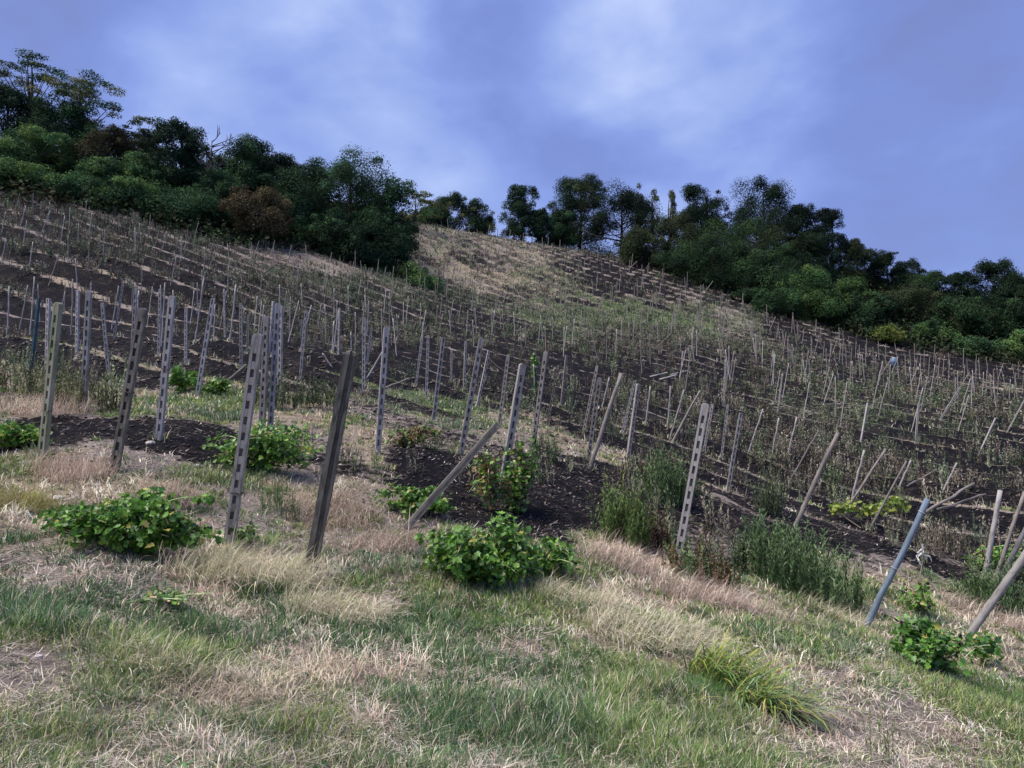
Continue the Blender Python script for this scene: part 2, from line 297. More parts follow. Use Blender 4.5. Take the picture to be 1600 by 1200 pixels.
rad=np.where(isg,.05,.05)*(1+dd/14)
r0=rad[ti]*np.sqrt(RS.uniform(0,1,n)); a0=RS.uniform(0,2*np.pi,n); bx=tx[ti]+r0*np.cos(a0); by=ty[ti]+r0*np.sin(a0); bz=hh(bx,by)-.008
hue=RS.uniform(0,1,nt_); gi=np.clip((fbm(tx,ty,.5,19,3)*7-1.2+hue*1.6).astype(int),0,4); si=np.clip((fbm(tx,ty,.45,29,3)*7-1.4+hue*2).astype(int),0,4)
GG=isg[ti]; big=(st[ti]>.62)
ln=np.where(GG,RS.uniform(.04,.12,n)*(.6+.8*g[ti]),RS.uniform(.04,.12,n)*(1+.8*big))*size[ti]
tilt=np.where(GG,RS.uniform(.05,.75,n),RS.uniform(.1,1.0,n)); bend=np.where(GG,RS.uniform(.1,.8,n),RS.uniform(.3,1.5,n))
wd=np.where(GG,.0050,.0042)*np.maximum(1,dd[ti]/4.2)*RS.uniform(.7,1.3,n)
sway=.5*np.cos(a0-(-.6))                                           # straw lies over towards the lower right
az=np.where(GG,a0,a0+RS.normal(-.2,.6,n))
cg=pal(GREENS,n,gi[ti]); cs=pal(STRAWS,n,si[ti]); mixd=(RS.uniform(0,1,n)<.16)
colr=np.where((GG&~mixd)[:,None],cg,cs)
B1=blades(np.stack([bx,by,bz],-1),az,tilt,ln,wd,bend,colr)
sel=GG
def sub(mask):
    P=np.stack([bx,by,bz],-1)[mask]; return blades(P,az[mask],tilt[mask],ln[mask],wd[mask],bend[mask],colr[mask])
for nm,mk,lab in (('grass',GG,None),('straw_grass',~GG,None)):
    V,Fs,Cc=join([sub(mk)]); tag(mobj(nm,np_mesh(nm,V,Fs,M_GRASS,Cc)),'short green grass growing in patches over the foreground slope' if nm=='grass' else 'dry bleached grass tufts bent over the foreground slope','grass',kind='stuff')
# litter of lying dead stalks
n=135000; ang=RS.uniform(-.84,.84,n); dd=np.exp(RS.uniform(math.log(2.7),math.log(26),n)); bx=np.sin(ang)*dd; by=np.cos(ang)*dd
Cf=cover(bx,by); bl,_,_=row_cover(bx,by,Cf); kp=RS.uniform(0,1,n)>bl*.55; bx,by,dd=bx[kp],by[kp],dd[kp]; n=len(bx)
P=np.stack([bx,by,hh(bx,by)+RS.uniform(0,.03,n)],-1)
V,Fs,Cc=join([blades(P,RS.uniform(0,6.28,n),RS.uniform(1.25,1.6,n),RS.uniform(.05,.2,n),.0035*np.maximum(1,dd/4.2)*RS.uniform(.6,1.4,n),RS.uniform(-.3,.4,n),np.where((RS.uniform(0,1,n)<bl[kp]*.8)[:,None],pal([(.05,.042,.038),(.10,.08,.065),(.03,.027,.026)],n),pal(THATCH,n)))])
tag(mobj('thatch',np_mesh('thatch',V,Fs,M_GRASS,Cc)),'litter of dead stalks lying flat on the foreground slope','litter',kind='stuff')

# weeds of the field: stems with narrow leaves
BROWN=[(.20,.18,.14),(.15,.13,.10),(.29,.265,.20),(.10,.09,.072),(.22,.21,.16)]
OLIVE=[(.16,.20,.11),(.21,.24,.145),(.12,.16,.08),(.26,.28,.18),(.15,.20,.13)]
def weeds(px,py,h,green,S_,L_,wl,spread=.16,cb=BROWN,cg=OLIVE):
    n=len(px); pi=np.repeat(np.arange(n),S_); m=len(pi)
    a=RS.uniform(0,6.28,m); lean=np.abs(RS.normal(0,.22,m)); hs=h[pi]*RS.uniform(.6,1.05,m)
    r=spread*h[pi]*np.sqrt(RS.uniform(0,1,m)); sx=px[pi]+r*np.cos(a); sy=py[pi]+r*np.sin(a); sz=hh(sx,sy)
    D=np.stack([np.cos(a)*np.sin(lean),np.sin(a)*np.sin(lean),np.cos(lean)],-1)
    isg=RS.uniform(0,1,n)<green+.2; ci=RS.randint(0,5,n)
    base=np.where(isg[:,None],np.array(cg)[ci],np.array(cb)[ci])*RS.uniform(.75,1.25,(n,1))
    P0=np.stack([sx,sy,sz],-1); out=[blades(P0,a,lean,hs,wl[pi]*.5,RS.uniform(0,.15,m),base[pi]*.9)]
    li=np.repeat(np.arange(m),L_); k=len(li); f=RS.uniform(.12,1,k)
    Q=P0[li]+D[li]*(hs[li]*f)[:,None]
    ll=hs[li]*RS.uniform(.10,.22,k)*(1.25-.75*f)
    out.append(blades(Q,RS.uniform(0,6.28,k),RS.uniform(.25,1.1,k),ll,wl[pi][li]*RS.uniform(.7,1.2,k),RS.uniform(-.2,.7,k),base[pi][li]*RS.uniform(.75,1.25,(k,1))))
    return out
def scatter(n,d0,d1):
    a=RS.uniform(-.74,.74,n); d=np.sqrt(RS.uniform(d0*d0,d1*d1,n)); x=np.sin(a)*d; y=np.cos(a)*d
    C=cover(x,y); p=rowphase(x,y); cl=sstep(.42,.60,fbm(x,y,.33,61,3))
    rowk=.16+.3*sstep(.7,1,C[2])+.95*np.clip(sstep(.84,.97,p)+1-sstep(.12,.34,p),0,1); w=np.clip(C[2]*rowk*(.25+1.3*cl),0,1)
    w=w*(1-.6*sstep(.75,1,C[0])); k=RS.uniform(0,1,n)<w; return x[k],y[k],d[k],C[:,k]
parts=[]
for d0,d1,n,S_,L_,wl in ((11,24,2300,6,22,.016),(24,45,6600,5,18,.032),(45,75,21000,4,10,.06),(75,128,36000,3,8,.10)):
    x,y,d,Cw=scatter(n,d0,d1); kx=at_ok=None
    h=RS.uniform(.25,.9,len(x))*(.55+.5*Cw[2]); parts+=weeds(x,y,h,Cw[3],S_,L_,np.full(len(x),wl))
for d0,d1,n,wl in ((17,45,1100,.04),(45,100,3600,.10)):
    x,y,d,Cw=scatter(n,d0,d1); k=fbm(x,y,.9,77,2)>.5; x,y,Cw=x[k],y[k],Cw[:,k]
    parts+=weeds(x,y,RS.uniform(.45,.85,len(x)),Cw[3]*.8,11,12,np.full(len(x),wl),.38,[(.34,.31,.24),(.28,.25,.19),(.22,.19,.145),(.38,.35,.27),(.25,.215,.17)],[(.22,.26,.155),(.17,.21,.12),(.27,.30,.19),(.20,.24,.15),(.14,.19,.10)])
V,Fs,Cc=join(parts); tag(mobj('weeds',np_mesh('weeds',V,Fs,M_WEED,Cc)),'tall grey brown dry weeds spread over the vineyard slope','weeds',kind='stuff')
# low growth of the far field
parts=[]
n=40000; a=RS.uniform(-.66,.66,n); d=np.sqrt(RS.uniform(18**2,125**2,n)); x=np.sin(a)*d; y=np.cos(a)*d; Cw=cover(x,y); b_,g_,s_=row_cover(x,y,Cw)
w=np.clip((g_+s_)*.8,0,1)*(1-b_); k=RS.uniform(0,1,n)<w*(18/d)**-.0*.9; x,y,d,g_,s_=x[k],y[k],d[k],g_[k],s_[k]; n=len(x)
rep=6; i=np.repeat(np.arange(n),rep); m=len(i); bx=x[i]+RS.normal(0,.12,m)*(1+d[i]/40); by=y[i]+RS.normal(0,.12,m)*(1+d[i]/40)
isg=(RS.uniform(0,1,n)<g_/(g_+s_+.01))[i]
cc_=np.where(isg[:,None],pal([(.14,.17,.11),(.21,.235,.16),(.095,.12,.075)],m),pal([(.31,.285,.23),(.22,.20,.16),(.38,.355,.29)],m))
parts=[blades(np.stack([bx,by,hh(bx,by)-.01],-1),RS.uniform(0,6.28,m),RS.uniform(.1,1,m),RS.uniform(.12,.35,m),.0011*d[i]*RS.uniform(.6,1.3,m),RS.uniform(0,.8,m),cc_)]
V,Fs,Cc=join(parts); tag(mobj('field_grass',np_mesh('field_grass',V,Fs,M_GRASS,Cc)),'low tufts of grass between the rows up the far slope','grass',kind='stuff')

# ------------------------------------------------------------------ posts
def hole_post(w,t,h,mat,name,pitch=.165,hole=.10,slots=True,rounded=True,tint=(1,1,1)):
    """concrete stake cast with a line of deep slots down its face; local x across, origin at the ground"""
    m=MB(); rw=w*.30; z=.10 if slots else h
    if slots:
        m.box((-w/2,-t/2,-.35),(-w/2+rw,t/2,h),tint); m.box((w/2-rw,-t/2,-.35),(w/2,t/2,h),tint)
        m.box((-w/2+rw,-t/2+.003,-.35),(w/2-rw,t/2-.003,.12),tint); z=.12
        while z<h-.1:
            m.box((-w/2+rw,-.007,z),(w/2-rw,.007,z+hole),(.5,.5,.5)); z2=min(h,z+pitch)  # slot back tinted darker: shade of the recess put into its colour
            m.box((-w/2+rw,-t/2+.003,z+hole),(w/2-rw,t/2-.003,z2),tint); z=z2
        if z<h: m.box((-w/2+rw,-t/2+.003,z),(w/2-rw,t/2-.003,h),tint)
    else: m.box((-w/2,-t/2,-.35),(w/2,t/2,h),tint)
    if rounded:                                             # rounded head
        n=8; V=[(-w/2*math.cos(math.pi*k/n),-t/2+.001,h+w*.42*math.sin(math.pi*k/n)) for k in range(n+1)]
        V+=[(a,-b,c) for a,b,c in V]; k=n+1
        m.add(V,[tuple(range(k)),tuple(range(2*k-1,k-1,-1))]+[(i+1,i,i+k,i+k+1) for i in range(n)],tint)
    return m.mesh(name,mat)
def grooved_post(w,t,h,mat,name):
    """old stake with one long groove down the right of its face, chipped edges and a rounded head"""
    m=MB(); n=18; L=[]
    prof=[(-.5,-.5),(-.05,-.5),(.0,-.2),(.26,-.2),(.30,-.46),(.5,-.42),(.5,.5),(-.5,.5)]
    zs=list(np.linspace(-.35,h,n))+[h+.025,h+.042]; r=random.Random(3)
    for i,z in enumerate(zs):
        k=1. if z<=h else (.82 if z<h+.03 else .45)
        for (a,b) in prof: L.append(((a*w)*k+r.uniform(-.003,.003),b*t*k+r.uniform(-.003,.003),z))
    q=len(prof); Fs=[(i*q+j,i*q+(j+1)%q,(i+1)*q+(j+1)%q,(i+1)*q+j) for i in range(len(zs)-1) for j in range(q)]+[tuple((len(zs)-1)*q+j for j in range(q))]
    m.add(L,Fs); return m.mesh(name,mat)
def round_post(r,h,mat,name,n=9,wob=.012,taper=.85):
    m=MB(); k=9; rr=random.Random(int(r*1e4)+int(h*100))
    zs=np.linspace(-.35,h,k); pts=[(rr.uniform(-wob,wob),rr.uniform(-wob,wob),z) for z in zs]; rad=[r*(1-(1-taper)*i/(k-1))*rr.uniform(.96,1.04) for i in range(k)]
    m.tube(pts,rad,n); return m.mesh(name,mat,True)
def angle_post(w,h,mat,name):
    m=MB(); m.box((-w/2,-w/2,-.35),(w/2,-w/2+.008,h)); m.box((-w/2,-w/2+.008,-.35),(-w/2+.008,w/2,h)); m.box((w/2-.008,-w/2+.008,-.35),(w/2,w/2,h)); 
    for i in range(9): m.box((-.006,-w/2-.004,.2+i*.19),(.006,-w/2,.23+i*.19),(.4,.4,.4))
    return m.mesh(name,mat)
def stand(o,base,top,h,yaw=0,scalew=1):
    """lean object so that its height runs from base to top"""
    from mathutils import Vector, Quaternion
    d=Vector([float(q) for q in (np.array(top)-np.array(base))]); q=Vector((0,0,1)).rotation_difference(d)@Quaternion((0,0,1),yaw)
    o.rotation_mode='QUATERNION'; o.rotation_quaternion=q; o.location=[float(c) for c in base]
    s=d.length/h; o.scale=(scalew,scalew,s); return d.length
G_MID='slotted posts standing in the middle rows'
# base pixel, top pixel, kind, width factor, label
NP_=[
(45,605,61,466,'T',1,'dark teal metal post rising from pale weeds at the left edge'),
(66,716,91,477,'M',1,'mossy green slotted post whose foot stands in pink straw at far left'),
(73,594,76,466,'S',.9,'slotted concrete post just behind the mossy green one'),
(120,562,122,455,'S',.9,'slim upright slotted post left of its taller twin above the black scorched patch'),
(130,644,139,458,'S',1,'slotted concrete post standing on the left rim of the scorched patch'),
(170,586,160,475,'S',.85,'slotted post tilting to the left, against the grain of its neighbours'),
(178,739,223,486,'D',1.1,'dark lichened slotted post at the front edge of the scorched patch'),
(205,590,212,452,'S',.9,'slotted post whose head shows just over the dark lichened one'),
(248,687,269,466,'S',1,'pale slotted concrete post standing in the middle of the scorched patch'),
(248,556,250,453,'S',.8,'slotted post rising behind the pale one in the scorched patch, against black ground'),
(290,569,291,483,'S',.85,'short upright slotted post above the bright green sprig'),
(308,619,333,466,'S',.95,'slotted post leaning right beside the bright green sprig'),
(377,575,376,475,'S',.85,'upright slotted post over the charred slanting stick'),
(386,552,388,493,'S',.8,'smaller post close to the right of the one over the charred stick'),
(357,855,403,527,'S',1.05,'tall slotted post with a wire ring, second from the front in the foreground'),
(409,673,417,497,'S',1.05,'left slotted post of the trio behind the post with a wire ring'),
(422,672,434,477,'S',1.05,'middle slotted post of the trio behind the post with a wire ring'),
(437,619,439,480,'S',1,'right slotted post of the trio behind the post with a wire ring'),
(469,594,478,487,'S',.9,'slotted post leaning over its pair to the right of the trio'),
(473,550,470,500,'S',.9,'shorter slotted post crossing its pair to the right of the trio'),
(11,527,15,447,'R',.9,'thin grey stake at the left edge standing on black ground'),
(484,898,548,555,'G',1.15,'thick dark old post with a long groove and round head, nearest of all'),
(568,614,569,498,'S',1,'upright slotted post behind the head of the nearest grooved post'),
(573,569,581,512,'S',.9,'slotted post half hidden by the upright one behind the nearest grooved post'),
(590,708,604,514,'S',1,'slotted concrete post standing alone beside scorched brown vine leaves'),
(550,560,548,519,'R',.9,'thin stake peeping out just above the nearest grooved post'),
(677,659,693,528,'S',1,'slotted post with its foot in the yellow green grass strip'),
(666,623,669,525,'S',.95,'slotted post close behind the one in the yellow green grass'),
(650,603,659,531,'S',.9,'slotted post leaning right, left of two others above the green strip'),
(705,597,706,547,'S',.9,'short pale slotted post above the yellow green grass strip'),
(725,609,728,534,'S',.9,'slotted post above the right end of the yellow green grass strip'),
(720,709,752,531,'S',1,'long slotted post leaning right over the diagonal brace'),
(745,637,764,547,'S',.85,'slim post leaning right between two long slotted ones'),
(780,666,794,556,'S',.9,'slotted post rising from the top end of the diagonal brace'),
(780,789,816,572,'S',1.05,'weathered post wrapped by the climbing green vine'),
(831,708,853,552,'S',.95,'slotted post to the right of the vine wrapped one'),
(836,623,834,569,'R',.9,'thin upright stake with a green tuft at its head'),
(855,666,872,572,'D',.8,'dark footed slim post right of the vine wrapped one'),
(877,634,885,556,'S',.85,'slotted post at the end of a sagging wire'),
(912,675,933,573,'S',.9,'rear post of the tight pair left of the thick leaning pole'),
(919,719,937,592,'S',.95,'front post of the tight pair left of the thick leaning pole'),
(922,733,970,583,'W',1.1,'thick grey leaning pole with its foot in pale straw'),
(973,677,992,594,'S',.85,'slim rear post just left of the post above brown brush'),
(981,716,997,602,'S',.95,'pale post standing over the brown brush beside the thick leaning pole'),
(1009,664,1016,603,'R',.9,'thin upright stake left of two others behind the tall green weed'),
(1043,667,1048,603,'R',.9,'thin stake directly behind the tall green weed'),
(1047,684,1069,609,'R',.9,'thin leaning stake next to the fallen dark brace'),
(1050,692,1094,610,'W',.95,'straight dark pole tilted far right above the tall green weed'),
(1059,872,1102,634,'S',1.1,'tall slotted post in front of the brown bush, right of the centre'),
(1100,705,1113,633,'S',.9,'slotted post whose head sticks out behind the tall one by the brown bush'),
(1127,716,1137,633,'S',.85,'short slotted post to the right of the tall one by the brown bush'),
(1137,767,1158,645,'S',.95,'slotted post standing on a pale strip between burnt rows'),
(1170,706,1192,639,'R',.9,'thin leaning stake behind the post on the pale strip'),
(1205,716,1217,653,'R',.9,'thin stake above the narrow green weed column'),
(1231,712,1245,652,'R',1,'stake leaning right beyond the narrow green weed column'),
(1234,753,1279,672,'W',.7,'thin pole tilted strongly right above the burnt rows'),
(1237,836,1309,677,'W',1.05,'long grey pole tilted right, rising behind the big green weed clump'),
(1331,781,1350,703,'R',1.1,'steeper of two poles meeting at their feet above the yellow vine shoot'),
(1330,786,1383,702,'W',.95,'flatter of two poles meeting at their feet above the yellow vine shoot'),
(1403,767,1423,719,'R',1.1,'short pale stake at the end of the yellow vine shoot'),
(1359,828,1416,720,'W',.7,'thin brown pole slanting right through the yellow vine shoot'),
(1467,781,1495,723,'R',1,'short leaning stake behind the slanted props by the blue pole'),
(1350,985,1450,780,'B',.88,'faded blue round pole tilted right in the lower right of the vineyard'),
(1538,905,1563,766,'C',.95,'grey round post rising from weeds near the right edge'),
(1556,905,1600,768,'W',.95,'thin brown pole leaning behind the grey round post near the right edge'),
(1564,905,1618,795,'C',.95,'round pole leaning out of the frame beside the two rising from weeds'),
(1506,1005,1622,838,'C',1.05,'thick bare pole leaning out of the frame at the lower right'),
(305,535,319,435,'R',1,'slim stake on black ground, left of its twin in the second left row'),
(359,535,369,445,'R',1,'slim stake on black ground, right of its twin in the second left row'),
(334,532,336,475,'R',.8,'short thin stake between two slim ones on black ground'),
(519,552,522,502,'R',1,'short white stake on black ground right of the crossing pair'),
(800,640,812,575,'S',.8,'slim slotted post behind the head of the vine wrapped one'),
(940,640,952,590,'R',.9,'thin stake behind the head of the thick leaning pole'),
]
kinds={'S':(hole_post(.088,.07,2.0,M_CONC,'slotted_post'),2.0),'M':(hole_post(.09,.07,2.0,M_MOSS,'mossy_post'),2.0),'D':(hole_post(.09,.075,2.0,M_DARK,'dark_post'),2.0),
 'G':(grooved_post(.105,.1,2.0,M_DARK,'grooved_post'),2.0),'R':(round_post(.032,2.0,M_CONC,'stake',7),2.0),'W':(round_post(.042,2.0,M_WOOD,'wood_post',9),2.0),
 'C':(round_post(.052,2.0,M_CONC,'round_post',11,.004),2.0),'B':(round_post(.045,2.0,M_BLUE,'blue_pole',11,.008,.95),2.0),'T':(angle_post(.055,2.0,M_TEAL,'metal_post'),2.0)}
SV=[kinds['S'][0],hole_post(.082,.07,2.0,M_CONC,'slotted_post',.19,.12),hole_post(.092,.075,2.0,M_CONC,'slotted_post',.15,.075,tint=(.9,.88,.84)),hole_post(.086,.07,2.0,M_CONC,'slotted_post',.175,.11,rounded=False,tint=(1.05,1.05,1.07))]
nring=0
def at_px(px,py,depth):
    r=ray(px,py); return r*depth+np.array([0,0,CZ])
near=[]
for bx_,by_,tx_,ty_,k,wf,lab in NP_:
    b=at(bx_,by_); r=ray(bx_,by_); dep=b[1]/r[1]; t=at_px(tx_,ty_,dep)
    me_,h=kinds[k]; me_=SV[random.choice((0,0,1,2,3))] if k=='S' else me_; o=mobj({'S':'slotted_post','M':'slotted_post','D':'slotted_post','G':'grooved_post','R':'vineyard_stake','W':'wooden_pole','C':'round_post','B':'blue_pole','T':'metal_post'}[k],me_)
    ln=stand(o,b,t,h,random.uniform(-.35,.35) if k in 'SMD' else .12 if k=='G' else random.uniform(-1,1),wf)
    tag(o,lab,'post'); near.append((b[0],b[1]))
    if k in 'SMDG' and b[1]<21 and 'wire ring' not in lab and random.random()<.7:
        z_=random.choice((.62,1.0,1.35,1.7)); m=MB(); m.tube([(.058*math.cos(q),.05*math.sin(q),z_+.008*math.sin(2*q)) for q in np.linspace(0,6.28,13)],[.0045]*13,4)
        m.tube([(.055,-.01,z_),(.10,-.04,z_-.02),(.12,-.03,z_-.12),(.10,-.02,z_-.2)],[.003]*4,4); mobj('wire_tie',m.mesh('wire_tie',M_WIRE),o)
    if lab.startswith('tall slotted post with a wire ring'):
        m=MB(); z=.53/o.scale[2]; m.tube([(.056*math.cos(q),.048*math.sin(q),.52+.006*math.sin(3*q)) for q in np.linspace(0,6.28,17)],[.006]*17,5); m.tube([(.055,0,.52),(.085,-.03,.53),(.095,-.05,.50)],[.004]*3,5)
        w_=mobj('wire_ring',m.mesh('wire_ring',M_WIRE),o)
    if k=='B':
        for z in (.95,1.8):
            m=MB(); m.tube([(.05*math.cos(q),.05*math.sin(q),z) for q in np.linspace(0,6.28,13)],[.004]*13,5,(.5,.5,.5)); mobj('tie',m.mesh('tie',M_PLAST),o)
# leaning braces, props and fallen pieces
def span(name,p,q,w,mat,lab,cat,square=True,groove=False,lift=(0,0)):
    p=np.array(p,float);q=np.array(q,float);L=float(np.linalg.norm(q-p)); m=MB()
    if square:
        n=7
        for i in range(1): m.box((-w/2,-w/2,0),(w/2,w/2,L))
        m.box((-w*.16,-w/2-.004,.06),(w*.16,-w/2,L-.06),(.55,.55,.55))
    else: m.tube([(random.uniform(-.01,.01),random.uniform(-.01,.01),z) for z in np.linspace(0,L,8)],np.linspace(w/2,w*.38,8),8)
    o=mobj(name,m.mesh(name,mat,not square)); stand(o,p,q,L,.3); return tag(o,lab,cat)
def pixspan(name,a,b,w,mat,lab,cat,square=True,da=0,db=0,dep=None):
    A=at(*a); ra=ray(*a); d0=dep or A[1]/ra[1]; A=at_px(a[0],a[1],d0+da); B=at_px(b[0],b[1],d0+db); return span(name,A,B,w,mat,lab,cat,square)
pixspan('diagonal_brace',(634,826),(777,664),.085,M_DARK,'long square brace slanting up to the right beside the climbing vine','brace',True,0,.9)
pixspan('charred_stick',(346,603),(386,570),.08,M_DARK,'charred stick slanting up behind the post with a wire ring','stick',False,0,.2)
pixspan('fallen_pole',(601,606),(641,591),.06,M_WOOD,'pole knocked almost flat beside the post by scorched vine leaves','pole',False)
pixspan('slanting_prop',(573,592),(600,546),.06,M_CONC,'thin prop slanting from the foot of the upright slotted post','prop',False)
pixspan('slanting_prop',(1447,800),(1522,755),.045,M_WOOD,'upper bare pole propped against the head of the blue pole','prop',False,0,.25,10.25)
pixspan('slanting_prop',(1466,797),(1540,772),.036,M_WOOD,'lower bare pole reaching right from behind the blue pole','prop',False,0,.2,10.35)
pixspan('slanting_prop',(1417,760),(1464,734),.07,M_WOOD,'flat slanting pole in the weeds between yellow shoot and blue pole','prop',False)
pixspan('slanting_prop',(933,634),(949,646),.06,M_CONC,'short broken prop crossing between the tight pair and the thick leaning pole','prop',False,0,0)
pixspan('slanting_prop',(519,575),(504,552),.06,M_CONC,'thin tilted stake end in the weeds left of the nearest post head','prop',False)
pixspan('fallen_stake',(398,437),(436,410),.12,M_DARK,'dark fallen stake slanting through dry weeds below the brown tree','stake',False)
a=at(1368,958);b=at(1432,984); span('fallen_slotted_post',a+np.array((0,0,.06)),b+np.array((0,0,.07)),.09,M_DARK,'broken slotted post lying on the ground by the foot of the blue pole','post')
# loose wires
def wire(a,b,sag,lab):
    a=np.array(a);b=np.array(b); m=MB(); ts=np.linspace(0,1,14); m.tube([a+(b-a)*t-np.array((0,0,sag*4*t*(1-t))) for t in ts],[.006]*14,4)
    tag(mobj('wire',m.mesh('wire',M_WIRE)),lab,'wire')
wire(at_px(853,600,15.6),at_px(952,625,16),.12,'loose wire sagging between slotted posts right of the climbing vine')
wire(at_px(604,530,12.7),at_px(693,545,19),.15,'slack wire between the lone slotted post and the yellow green strip')
wire(at_px(752,545,14.6),at_px(816,590,10.8),.1,'wire end strung to the weathered vine wrapped post')
wire(at_px(1158,660,18),at_px(1309,690,14),.2,'wire from the pale strip post down to the long grey pole')
wire(at_px(212,465,16),at_px(333,480,16.6),.1,'thin wire strung high between two left slotted posts')
wire(at_px(1383,705,22),at_px(1563,775,17),.3,'loose wire above the blue pole towards the grey round post')
wire(at_px(1060,640,20),at_px(1290,700,17),.3,'long sagging wire in front of thin stakes, right of the centre')

# the rows of posts further up the slope
u_rows=[]
for iv in range(4,64):
    v=iv*2.5/.78
    for x in np.arange(-75,85,2.15):
        xx=x+random.uniform(-.35,.35)+(iv%3)*.7; y=v-float(np.interp(xx,_gx,_gi))+random.uniform(-.25,.25)
        u_rows.append((xx,y))
U=np.array(u_rows); zz=hh(U[:,0],U[:,1])
def project(x,y,z):
    z=z-CZ; c=y*math.cos(PT)+z*math.sin(PT); v=-y*math.sin(PT)+z*math.cos(PT); return 800+F*x/c,600-F*v/c,c
PX,PY,PD=project(U[:,0],U[:,1],zz)
edge=np.interp(PX,[0,100,200,350,450,545,630,650,700,850,1000,1100,1200,1350,1500,1600],[322,335,352,395,405,412,408,372,360,385,418,455,498,545,572,585])
ok=(PX>-60)&(PX<1660)&(PY>edge)&(PD>23)&(PD<135)&(U[:,1]>5)
lim=np.interp(PX,[0,300,420,560,700,900,1100,1300,1450,1600],[545,545,560,575,555,560,625,690,700,720])
ok&=(PY<lim)
keepi=[i for i in np.where(ok)[0] if (random.random()<((.74 if PX[i]<900 else .80) if PD[i]<50 else .85))]
keepi.sort(key=lambda i:PD[i])
print('row posts',len(keepi))
stakes=[kinds['S'][0],kinds['R'][0],round_post(.03,2.05,M_CONC,'stake_b',7),round_post(.036,1.9,M_WOOD,'stake_c',7)]
stuff=MB()
for j,i in enumerate(keepi):
    x,y,z=U[i,0],U[i,1],zz[i]; h=random.uniform(1.65,2.1); lx=random.gauss(.03+.28*min(1,max(0,(PX[i]-700)/700))*(PD[i]<45),.09)
    if random.random()<.05: lx+=random.choice((-1,1))*random.uniform(.3,.8)
    ly=random.gauss(0,.07); top=(x+lx*h,y+ly*h,z+h*math.sqrt(max(.2,1-lx*lx)))
    if j<215:
        if PD[i]<40: me_=stakes[random.choice((0,0,1,2))]
        else: me_=stakes[random.choice((1,2,3))]
        o=mobj('row_stake',me_); stand(o,(x,y,z),top,2.0,random.uniform(-1,1),random.uniform(.68,.95)*(1.0+max(0,PD[i]-35)*.006))
        tag(o,'slim grey stake in the burnt rows climbing the slope behind the big posts','post','row stakes up the slope')
    else:
        r=.030*(1+max(0,PD[i]-45)*.006)
        stuff.tube([(x,y,z-.2),top],[r,r*.85],4)
tag(mobj('far_stakes',stuff.mesh('far_stakes',M_WOOD)),'hundreds of tiny stakes in rows across the upper and right slope','posts','row stakes up the slope',kind='stuff')

# clods and stones on the scorched soil
def clods(n,d0,d1,cols,lo,hi,name,lab,burnt=True):
    a=RS.uniform(-.66,.66,n); d=np.exp(RS.uniform(math.log(d0),math.log(d1),n)); x=np.sin(a)*d; y=np.cos(a)*d; b_,_,_=row_cover(x,y,cover(x,y))
    k=RS.uniform(0,1,n)<(b_ if burnt else (1-b_)*.6); x,y,d=x[k],y[k],d[k]; n=len(x); s_=RS.uniform(lo,hi,n)*np.maximum(1,d/9)
    o6=np.array([(1,0,0),(-1,0,0),(0,1,0),(0,-1,0),(0,0,1),(0,0,-1.)]); V=o6[None]*RS.uniform(.5,1.3,(n,6,1))*s_[:,None,None]; r_=RS.uniform(0,6.28,n); c_,q_=np.cos(r_)[:,None],np.sin(r_)[:,None]
    V=np.stack([V[:,:,0]*c_-V[:,:,1]*q_,V[:,:,0]*q_+V[:,:,1]*c_,V[:,:,2]*.6],-1)+np.stack([x,y,hh(x,y)+s_*.15],-1)[:,None]; f=np.array([(0,2,4),(2,1,4),(1,3,4),(3,0,4),(2,0,5),(1,2,5),(3,1,5),(0,3,5)])
    F_=(np.arange(n)*6)[:,None,None]+f[None]
    tag(mobj(name,np_mesh(name,V.reshape(-1,3),[F_.reshape(-1,3)],M_ROCK,np.repeat(pal(cols,n,None,.3),6,0))),lab,'soil',kind='stuff')
clods(16000,8,30,[(.03,.026,.025),(.06,.05,.045),(.02,.018,.018),(.07,.06,.054),(.15,.13,.115)],.008,.032,'clods','crumbled clods and small stones on the scorched soil')
# straw standing round the feet of the near posts, and small broad-leaved weeds in the turf
pp=np.array(near); i_=np.repeat(np.arange(len(pp)),34); n=len(i_); dq=np.hypot(pp[i_,0],pp[i_,1]); a_=RS.uniform(0,6.28,n); rr2=RS.uniform(.03,.16,n); bx=pp[i_,0]+rr2*np.cos(a_); by=pp[i_,1]+rr2*np.sin(a_)
V,Fs,Cc=join([blades(np.stack([bx,by,hh(bx,by)-.01],-1),RS.uniform(0,6.28,n),RS.uniform(.05,.7,n),RS.uniform(.06,.22,n),.0045*np.maximum(1,dq/5),RS.uniform(.1,1,n),np.where((RS.uniform(0,1,n)<.4)[:,None],pal(GREENS,n),pal(STRAWS,n)))])
tag(mobj('post_foot_grass',np_mesh('post_foot_grass',V,Fs,M_GRASS,Cc)),'wisps of grass standing round the feet of the near posts','grass',kind='stuff')
